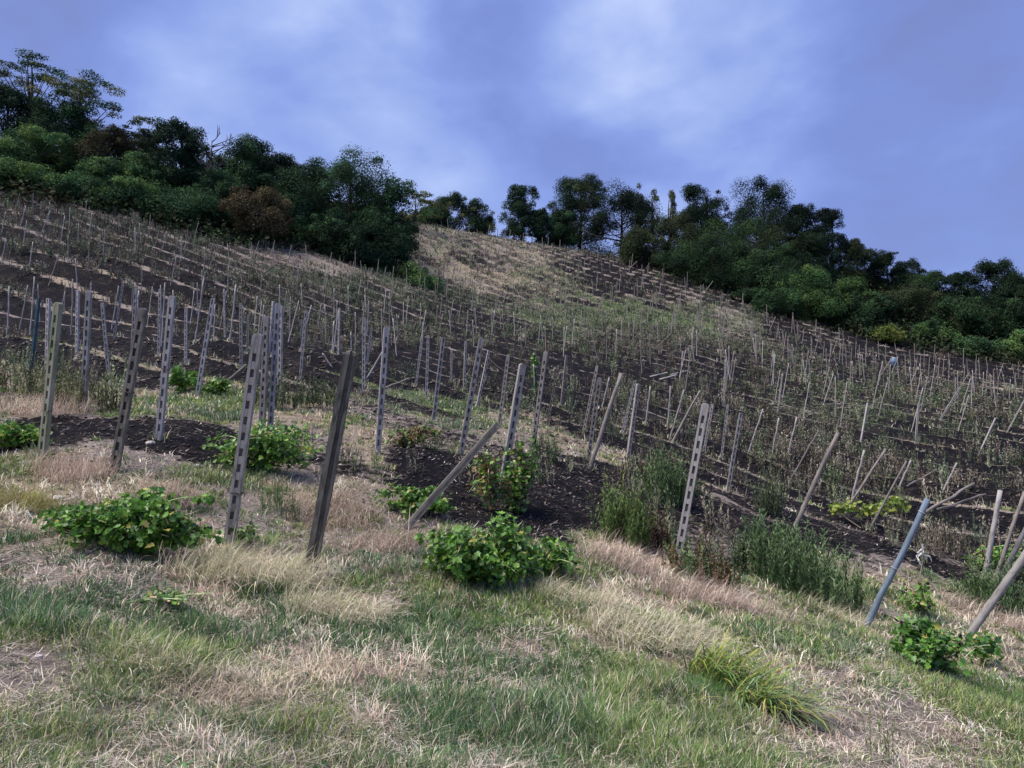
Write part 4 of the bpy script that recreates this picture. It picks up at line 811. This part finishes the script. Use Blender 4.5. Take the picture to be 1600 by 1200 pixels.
TR=[
('sparse',45,74,120,86,'airy yellow green tree topping the skyline at the far left',YL+MD,.5),
('sparse',135,112,125,84,'airy light leaved tree second along the skyline from the left',YL+MD,.45),
('sparse',222,186,80,86,'thin pale skyline tree just left of the dark two topped tree',OL+PL,.4),
('round',5,140,150,84,'dark tree mass under the airy tree at the left edge',DK,.1),
('round',100,165,130,82,'dark broad tree under the second airy skyline tree',DK+MD,.1),
('round',170,205,105,80,'brownish green tree left of the pale thin skyline tree',[(.045,.05,.026),(.05,.045,.025)],.05),
('gappy',275,187,98,80,'dark two topped tree on the left skyline',DK,.03),
('round',322,228,100,86,'broad green tree closing the skyline under the bare twigs',DK+MD,.0),
('round',225,212,90,88,'green tree filling the skyline left of the dark two topped one',DK+MD,.0),
('round',425,252,120,90,'rounded green tree between the ragged tree and the largest dome',MD+DK,.0),
('dead',337,200,66,79,'bare dead tree with forked twigs right of the dark two topped tree',DK,.1),
('round',60,210,130,77,'mid green tree at the left, pale in its upper leaves',BR+MD,.05),
('bush',35,265,110,72,'light green bush lowest at the left edge of the wood',BR,.0),
('bush',115,285,105,72,'light green bush second from the left at the foot of the wood',BR+MD,.0),
('bush',205,292,125,73,'lush bush below the brownish green tree',BR+MD,.0),
('bush',300,315,130,75,'spreading dark green bush left of the brown tree',MD,.0),
('round',235,245,95,78,'green tree in front of the dark two topped tree, to its left',MD+BR,.0),
('round',345,268,90,80,'green tree below the bare dead tree',MD,.0),
('round',160,258,100,76,'bright green tree in the middle of the left wood',BR+MD,.0),
('round',403,297,108,76,'brown leaved small tree at the edge of the vineyard',BN,.22),
('gappy',385,226,120,88,'ragged dark skyline tree behind the brown one',DK+MD,.1),
('gappy',440,240,100,88,'spiky topped dark tree right of the ragged one',DK,.1),
('round',545,250,200,88,'largest dark dome shaped tree in the middle left',DK+MD,.03),
('round',475,268,140,84,'dark tree on the left shoulder of the largest dome',DK+MD,.03),
('round',598,300,100,86,'dark tree on the right shoulder of the largest dome',DK+MD,.0),
('bush',500,335,120,82,'dark bush under the left of the largest dome',MD,.0),
('bush',585,335,110,83,'dark bush under the right of the largest dome',MD+DK,.0),
('bush',545,345,120,81,'dark bush under the centre of the largest dome',DK,.0),
('sparse',652,293,70,108,'small yellowish see through tree right of the largest dome',YL,.3),
('round',700,307,85,126,'dark round tree left on the crest of the vineyard',DK+YL[1:2],.0),
('round',745,318,60,126,'second round tree on the crest, touched with yellow',DK+YL[1:2],.0),
('bush',672,328,60,122,'low bush between the dome and the crest trees',MD,.0),
('gappy',815,290,76,128,'standing dark oak alone on the crest in the centre',DK,.08),
('round',845,326,42,127,'small dark tree attached to the lone crest oak',DK,.0),
('round',905,278,88,134,'tall dark tree with a yellowish flank right of the crest gap',DK+OL,.0),
('round',878,325,50,130,'low tree at the left foot of the tall one beyond the crest gap',MD+DK,.0),
('round',970,300,115,128,'darkest rounded tree right of the crest',PN,.0),
('sapling',1000,284,26,136,'first pale thin sapling behind the darkest rounded tree',PL,.3),
('sapling',1022,290,24,136,'second pale thin sapling behind the darkest rounded tree',PL,.3),
('sapling',1052,296,30,136,'third pale thin sapling, nearest the dark skyline oak',PL,.3),
('round',1095,288,72,134,'dark skyline tree left of the big open oak',DK,.0),
('gappy',1190,283,118,128,'big open crowned oak on the right skyline',DK,.08),
('gappy',1250,318,55,126,'dark narrow tree right of the big open oak',PN,.0),
('gappy',1290,326,60,125,'second dark narrow tree down the skyline from the oak',PN,.0),
('round',1045,340,110,122,'olive tree below the three saplings',OL,.0),
('bush',1000,365,90,116,'dull olive bush at the foot of the darkest tree',OL,.0),
('round',1150,350,130,116,'wide olive tree below the big open oak',OL+MD,.0),
('round',1110,385,130,110,'dark bulky tree low in the right wood',DK+MD,.0),
('round',1215,400,110,106,'dark tree left above the ivy covered bush',DK+MD,.0),
('round',1268,362,78,114,'dark rounded tree above the ivy covered bush',DK,.0),
('round',1340,372,50,124,'first small round tree going down the right skyline',DK+OL,.0),
('round',1383,394,50,124,'second small round tree going down the right skyline',DK,.0),
('round',1420,408,48,123,'third small round tree going down the right skyline',DK,.0),
('round',1460,425,60,118,'wider tree at the dip of the right skyline',DK+MD,.0),
('round',1500,428,50,114,'tree just right of the dip in the right skyline',DK,.0),
('gappy',1550,410,85,108,'tall dark oak near the right edge',DK,.05),
('round',1600,432,80,104,'dark tree cut by the right edge',DK,.0),
('bush',1262,420,100,98,'ivy covered green bush with a round head beside the vineyard',BR,.0),
('bush',1325,436,80,98,'bright green bush right of the ivy covered one',BR+MD,.0),
('bush',1212,452,70,97,'green bush left of the ivy covered one',MD,.0),
('bush',1385,510,50,91,'yellow green shrub at the end of the bright bushes',[(.13,.16,.04),(.09,.13,.035)],.0),
('round',1420,452,85,103,'olive round tree in the right wood',OL,.0),
('bush',1375,462,70,101,'dull green bush between the bright bushes and the olive tree',OL+MD,.0),
('round',1500,466,75,99,'grey green tree with a pale leaning stem',OL+MD,.15),
('round',1570,475,95,99,'dark tree filling the right edge of the wood',DK+MD,.0),
('bush',1455,505,75,94,'layered green shrub right of the yellow green one',BR+MD,.0),
('bush',1520,535,85,92,'low green shrub above the last stakes on the right',MD,.0),
('bush',1600,520,70,91,'light green shrub at the right edge of the wood',BR,.0),
('bush',1062,425,65,114,'low spreading green shrub at the field edge, upper of three',OL+MD,.0),
('bush',1120,452,75,107,'low spreading green shrub at the field edge, middle of three',OL+MD,.0),
('bush',1170,474,60,101,'low spreading green shrub at the field edge, lowest of three',MD,.0),
('bush',665,438,60,80,'bright green bush in the field below the largest dome',BR,.0),
('bush',628,428,80,82,'olive green bush left of the bright one in the field',OL+BR,.0),
]
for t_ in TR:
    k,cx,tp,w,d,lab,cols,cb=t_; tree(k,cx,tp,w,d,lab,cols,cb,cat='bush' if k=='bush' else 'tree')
# undergrowth that closes the woods
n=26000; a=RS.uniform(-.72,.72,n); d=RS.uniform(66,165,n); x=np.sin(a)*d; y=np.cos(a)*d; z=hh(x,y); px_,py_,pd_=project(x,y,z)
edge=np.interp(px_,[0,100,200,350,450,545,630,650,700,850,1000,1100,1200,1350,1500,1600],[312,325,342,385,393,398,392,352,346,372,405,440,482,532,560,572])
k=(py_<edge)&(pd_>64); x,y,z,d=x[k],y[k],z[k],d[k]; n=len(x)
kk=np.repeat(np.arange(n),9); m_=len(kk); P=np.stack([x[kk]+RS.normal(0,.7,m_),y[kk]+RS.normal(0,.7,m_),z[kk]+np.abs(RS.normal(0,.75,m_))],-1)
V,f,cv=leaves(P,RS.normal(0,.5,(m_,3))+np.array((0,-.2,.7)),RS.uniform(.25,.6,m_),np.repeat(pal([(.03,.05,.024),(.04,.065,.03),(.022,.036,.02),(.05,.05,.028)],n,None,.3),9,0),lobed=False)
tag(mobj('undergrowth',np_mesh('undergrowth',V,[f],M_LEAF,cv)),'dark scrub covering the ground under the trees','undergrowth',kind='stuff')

# ------------------------------------------------------------------ sky and light
SUN_EL,SUN_AZ=math.radians(60),math.radians(-110)     # azimuth from +Y towards +X
W=bpy.data.worlds.new("World"); S.world=W; W.use_nodes=True; nt=W.node_tree; L=nt.links.new
for n_ in list(nt.nodes): nt.nodes.remove(n_)
sky=N(nt,'ShaderNodeTexSky',sky_type='NISHITA'); sky.sun_disc=False; sky.sun_elevation=SUN_EL; sky.sun_rotation=SUN_AZ%(2*math.pi)
b1=N(nt,'ShaderNodeBackground'); b1.inputs[1].default_value=.05; L(sky.outputs[0],b1.inputs[0])
tc=N(nt,'ShaderNodeTexCoord'); mp=N(nt,'ShaderNodeMapping'); mp.inputs['Scale'].default_value=(1.0,1.0,1.6); mp.inputs['Rotation'].default_value=(0,math.radians(-14),0); L(tc.outputs['Generated'],mp.inputs[0])
def nz(sc,det,ro,dist,w=0):
    z=N(nt,'ShaderNodeTexNoise',noise_dimensions='4D'); z.inputs['Scale'].default_value=sc; z.inputs['Detail'].default_value=det; z.inputs['Roughness'].default_value=ro; z.inputs['Distortion'].default_value=dist; z.inputs['W'].default_value=w; L(mp.outputs[0],z.inputs['Vector']); return z.outputs['Fac']
def math_(op,a,b):
    m=N(nt,'ShaderNodeMath',operation=op)
    for i,v in enumerate((a,b)):
        if isinstance(v,(int,float)): m.inputs[i].default_value=v
        else: L(v,m.inputs[i])
    return m.outputs[0]
acc=math_('ADD',math_('MULTIPLY',nz(2.4,5,.5,.4,3.1),.55),math_('MULTIPLY',nz(5.5,5,.5,.25,1.2),.45))
acc=math_('ADD',math_('MULTIPLY',math_('SUBTRACT',acc,.5),1.4),.505)
warp=N(nt,'ShaderNodeVectorMath',operation='MULTIPLY_ADD')
wn=N(nt,'ShaderNodeTexNoise'); wn.inputs['Scale'].default_value=5; wn.inputs['Detail'].default_value=3; L(tc.outputs['Generated'],wn.inputs['Vector'])
sb=N(nt,'ShaderNodeVectorMath',operation='SUBTRACT'); L(wn.outputs['Color'],sb.inputs[0]); sb.inputs[1].default_value=(.5,.5,.5)
L(sb.outputs[0],warp.inputs[0]); warp.inputs[1].default_value=(.14,.14,.10); L(tc.outputs['Generated'],warp.inputs[2])
# thin and thick places of the cloud deck: direction, width, strength
for (px,py,rad,st) in [(440,50,.34,.10),(960,10,.30,.06),(640,250,.22,.07),(470,30,.20,.15),(600,50,.13,.10),(1010,50,.13,.22),(950,0,.12,.12),(1205,190,.11,.13),(1180,240,.09,.10),(650,235,.16,.13),(300,130,.2,.08),(1500,140,.18,.05),(160,60,.14,-.10),(840,140,.18,-.16),(760,60,.1,-.08),(1330,60,.18,-.08),(1400,300,.25,-.06),(520,120,.12,-.05),(30,40,.14,-.10),(1080,230,.1,-.08),(1590,60,.14,-.10)]:
    v=ray(px,py); v=v/np.linalg.norm(v); ds=N(nt,'ShaderNodeVectorMath',operation='DISTANCE'); L(warp.outputs[0],ds.inputs[0]); ds.inputs[1].default_value=tuple(v)
    mr=N(nt,'ShaderNodeMapRange',interpolation_type='SMOOTHERSTEP'); mr.inputs[1].default_value=0; mr.inputs[2].default_value=rad*1.5; mr.inputs[3].default_value=st*.55; mr.inputs[4].default_value=0; L(ds.outputs['Value'],mr.inputs[0]); acc=math_('ADD',acc,mr.outputs[0])
rp=N(nt,'ShaderNodeValToRGB'); e=rp.color_ramp.elements
e[0].position=.33; e[0].color=(.15,.19,.45,1); e[1].position=.80; e[1].color=(.46,.54,.79,1)
for p_,c_ in ((.44,(.155,.215,.52)),(.54,(.195,.27,.61)),(.66,(.29,.375,.69))): k=e.new(p_); k.color=(*c_,1)
L(acc,rp.inputs[0]); b2=N(nt,'ShaderNodeBackground'); b2.inputs[1].default_value=.335; L(rp.outputs[0],b2.inputs[0])
mx=N(nt,'ShaderNodeMixShader'); mx.inputs[0].default_value=.88; L(b1.outputs[0],mx.inputs[1]); L(b2.outputs[0],mx.inputs[2]); wo=N(nt,'ShaderNodeOutputWorld'); L(mx.outputs[0],wo.inputs[0])
from mathutils import Vector
sl=bpy.data.lights.new('sun','SUN'); sl.energy=1.5; sl.angle=math.radians(38); sl.color=(1,.90,.78); so=link(bpy.data.objects.new('sun',sl))
dv=Vector((math.sin(SUN_AZ)*math.cos(SUN_EL),math.cos(SUN_AZ)*math.cos(SUN_EL),math.sin(SUN_EL))); so.rotation_mode='QUATERNION'; so.rotation_quaternion=dv.to_track_quat('Z','Y')
# ------------------------------------------------------------------ camera
cd=bpy.data.cameras.new('camera'); co=link(bpy.data.objects.new('camera',cd)); co.location=(0,0,CZ); co.rotation_euler=(math.radians(90)+PT,0,0)
cd.sensor_width=36; cd.lens=F/1600*36; cd.clip_end=2000; cd.clip_start=.05; S.camera=co
S.view_settings.view_transform='Standard'; S.view_settings.look='None'; S.view_settings.exposure=2.0; S.view_settings.gamma=1
S.cycles.max_bounces=5; S.cycles.diffuse_bounces=3; S.cycles.transmission_bounces=2; S.cycles.transparent_max_bounces=2; S.cycles.use_denoising=True
